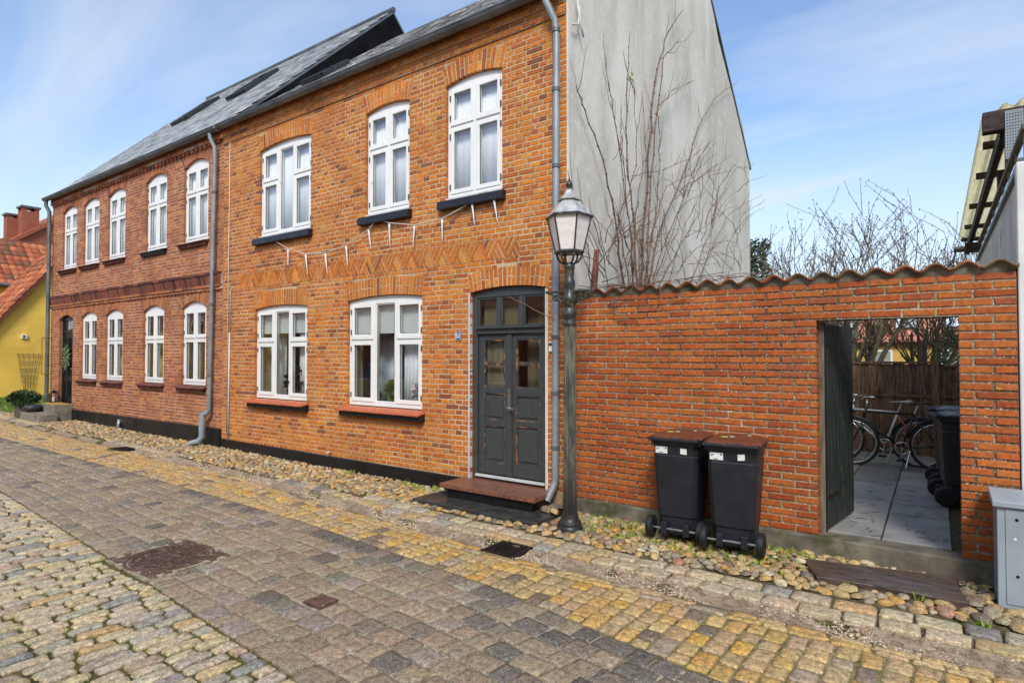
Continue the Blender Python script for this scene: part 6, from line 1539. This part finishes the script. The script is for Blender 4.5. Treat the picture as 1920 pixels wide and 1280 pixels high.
string('white icicle lights sagging from the three light upper window', [(505, 446), (540, 466), (573, 476), (610, 474), (649, 460), (691, 430), (706, 412), (706, 402)], ic[:5])
string('white icicle lights hanging from the sill beside the corner window', [(706, 404), (710, 412), (730, 418), (777, 422), (829, 410), (885, 379), (900, 362), (917, 357), (921, 365), (926, 372)], ic[5:])

# ================================================================== SMALL THINGS BEHIND THE GLASS
def sill_plant(loc, label, s, mat, seed, pot='pot_dark'):
    t_ = thing('potted_plant', label, 'plant', loc); m = MB(); m.lathe([(.05*s, 0), (.07*s, .11*s), (.06*s, .11*s)], 14); m.build('pot', pot, t_, world=False, smooth=True); m = MB(); rs = random.Random(seed)
    for k in range(220):
        d = Vector((rs.gauss(0, 1), rs.gauss(0, 1), rs.gauss(.4, .8))).normalized(); p = Vector((0, 0, .17*s))+d*.12*s*rs.random()**.4; e = d*.07*s; q = e.orthogonal().normalized()*.03*s; m.add([p, p+e*.5+q, p+e, p+e*.5-q], [(0, 1, 2, 3)])
    m.build('leaves', mat, t_, world=False)
m = MB(); m.box(-7.38, -5.83, .135, .33, 1.04, 1.07); m.build('inner_sill', 'white_paint', houseR); m = MB(); m.box(-9.92, -8.43, .135, .33, 1.04, 1.07); m.build('inner_sill', 'white_paint', houseR)
sill_plant((-6.58, .25, 1.07), 'bushy green plant inside the wider ground floor window', 1.1, 'leaf_bright', 1)
sill_plant((-7.02, .24, 1.07), 'small dark plant at the left of the wider ground floor window', .6, 'leaf_dark', 2)
sill_plant((-6.0, .24, 1.07), 'pale pink flowering plant behind the right ground floor pane', 1.1, 'flower_white', 3)
sill_plant((-9.0, .27, 1.07), 'tall dark plant inside the left ground floor window', 1.6, 'leaf_dark', 4)
for k, x in enumerate((-6.36, -6.28)):
    q = thing('bottle', ('slim' if k == 0 else 'short')+' blue glass bottle on the inner sill beside the plant', 'bottle', (x, .24, 1.07)); m = MB(); h = .2-.05*k; m.lathe([(.03, 0), (.032, h*.6), (.012, h*.8), (.012, h)], 12); m.build('glass_body', 'bottle_blue', q, world=False, smooth=True); m = MB(); m.lathe([(.014, h), (.014, h+.02)], 10); m.build('cap', 'white_rubber', q, world=False)
q = thing('ball_lamp', 'white globe lamp inside the narrow upper window', 'lamp', (-6.62, .2, 3.95)); m = MB(); m.lathe([(.01, .12)]+[(.1*math.sin(R(a)), .22-.1*math.cos(R(a))) for a in range(15, 180, 15)]+[(.005, .32)], 16); m.build('globe', 'bulb_white', q, world=False, smooth=True); m = MB(); m.lathe([(.06, 0), (.06, .02), (.02, .03), (.02, .12)], 12); m.build('foot', 'white_paint', q, world=False)

# ================================================================== OTHER SIDE OF THE STREET (seen only in the panes)
def opp(x0, x1, mat, tint, label, h, wins):
    t_ = thing('street_house', label, 'house', ((x0+x1)/2, -10, 0)); hs = [(w-.5, w+.5, .95, 2.35) for w in wins]
    m = MB(); m.box(x0, x1, -8.9, -8.31, -.1, .9, tint); m.box(x0, x1, -8.9, -8.31, 2.4, h, tint); xx = x0
    for w in sorted(wins): m.box(xx, w-.5, -8.9, -8.31, .901, 2.399, tint); xx = w+.5
    m.box(xx, x1, -8.9, -8.31, .901, 2.399, tint); m.box(x0, x1, -14, -8.91, -.1, h-.02, tint); m.build('wall', mat, t_)
    for w in wins:
        q = MB(); q.ring(w-.49, w+.49, .91, 2.39, .07, -8.42, -8.36); q.box(w-.03, w+.03, -8.42, -8.36, .98, 2.32); wo = q.build('window', 'white_paint', t_); q = MB(); q.box(w-.42, w+.42, -8.4, -8.395, .98, 2.32); q.build('pane', 'glass_dusty', wo)
    m = MB(); m.prismX([(-8.1, h-.1), (-8.1, h+.05), (-11.3, h+1.5), (-14.3, h+.05), (-14.3, h-.1)], x0, x1, srgb(150, 84, 58)); m.build('roof', 'roof_tile', t_)
opp(-46, -21.5, 'yellow_wall', None, 'yellow street house on the camera side, mirrored in the far panes', 3.1, [-44, -41, -38, -35, -32, -29, -26, -23.5])
opp(-21.4, -9.5, 'brick_red', srgb(140, 78, 60), 'brick street house on the camera side, mirrored in near panes', 3.2, [-20, -17.5, -12.5, -10.8])
opp(-9.4, 8, 'ochre_wall', None, 'ochre street house directly behind the photographer', 3.1, [-8, -5, -2, 1, 4])
car = thing('parked_car', 'silver estate car parked across the street, mirrored in a window', 'car', (-14.6, -7.35, zg(-14.6)))
def carsec(x, zb, zs_, zr_, hw, hr): return [(x, -hw, zb), (x, -hw*1.0, zs_), (x, -hr, zr_), (x, hr, zr_), (x, hw, zs_), (x, hw, zb)]
ss = [carsec(-2.15, .35, .62, .63, .70, .62), carsec(-2.05, .25, .80, .82, .80, .70), carsec(-1.1, .22, .92, .95, .86, .76), carsec(-.95, .22, .94, .98, .86, .72), carsec(-.2, .22, .95, 1.42, .87, .60), carsec(.7, .22, .96, 1.47, .87, .62), carsec(1.6, .22, .97, 1.42, .86, .60), carsec(2.05, .26, .97, 1.0, .82, .70), carsec(2.15, .4, .7, .72, .74, .66)]
v = [p for s in ss for p in s]; f = [(q*6+i, (q+1)*6+i, (q+1)*6+(i+1) % 6, q*6+(i+1) % 6) for q in range(len(ss)-1) for i in range(6)]+[tuple(range(6)), tuple(range(len(ss)*6-1, len(ss)*6-7, -1))]
MB().add(v, f).build('body', 'car_silver', car, world=False, bevel=.03)
for s in (-1, 1):
    for x0, x1 in ((-.62, .05), (.12, .85), (.93, 1.65)):
        m = MB(); a = [(x0+(.28 if x0 < -.5 else 0), 1.34), (x1, 1.38), (x1, 1.0), (x0, 1.0)]; vs = [(x, s*(.875-(z-.96)*.56), z) for x, z in a]; vs2 = [(x, y+s*.006, z) for x, y, z in vs]; m.add(vs+vs2, [(0, 1, 2, 3), (7, 6, 5, 4), (0, 4, 5, 1), (1, 5, 6, 2), (2, 6, 7, 3), (3, 7, 4, 0)]); m.build('side_window', 'bin_lid_black', car, world=False)
    for x in (-1.35, 1.3):
        m = MB(); m.tube([(x, s*.68, .31), (x, s*.88, .31)], .31, 24); wo = m.build('wheel', 'rubber', car, world=False); m = MB(); m.tube([(x, s*.86, .31), (x, s*.885, .31)], .2, 18); m.build('rim', 'steel', wo, world=False)
    m = MB(); m.box(-.62, -.42, s*.9-.06, s*.9+.06, .96, 1.08); m.build('mirror', 'car_silver', car, world=False, bevel=.02)
    m = MB(); m.box(-2.17, -2.08, s*.55-.12, s*.55+.12, .6, .74); m.build('headlight', 'steel', car, world=False)
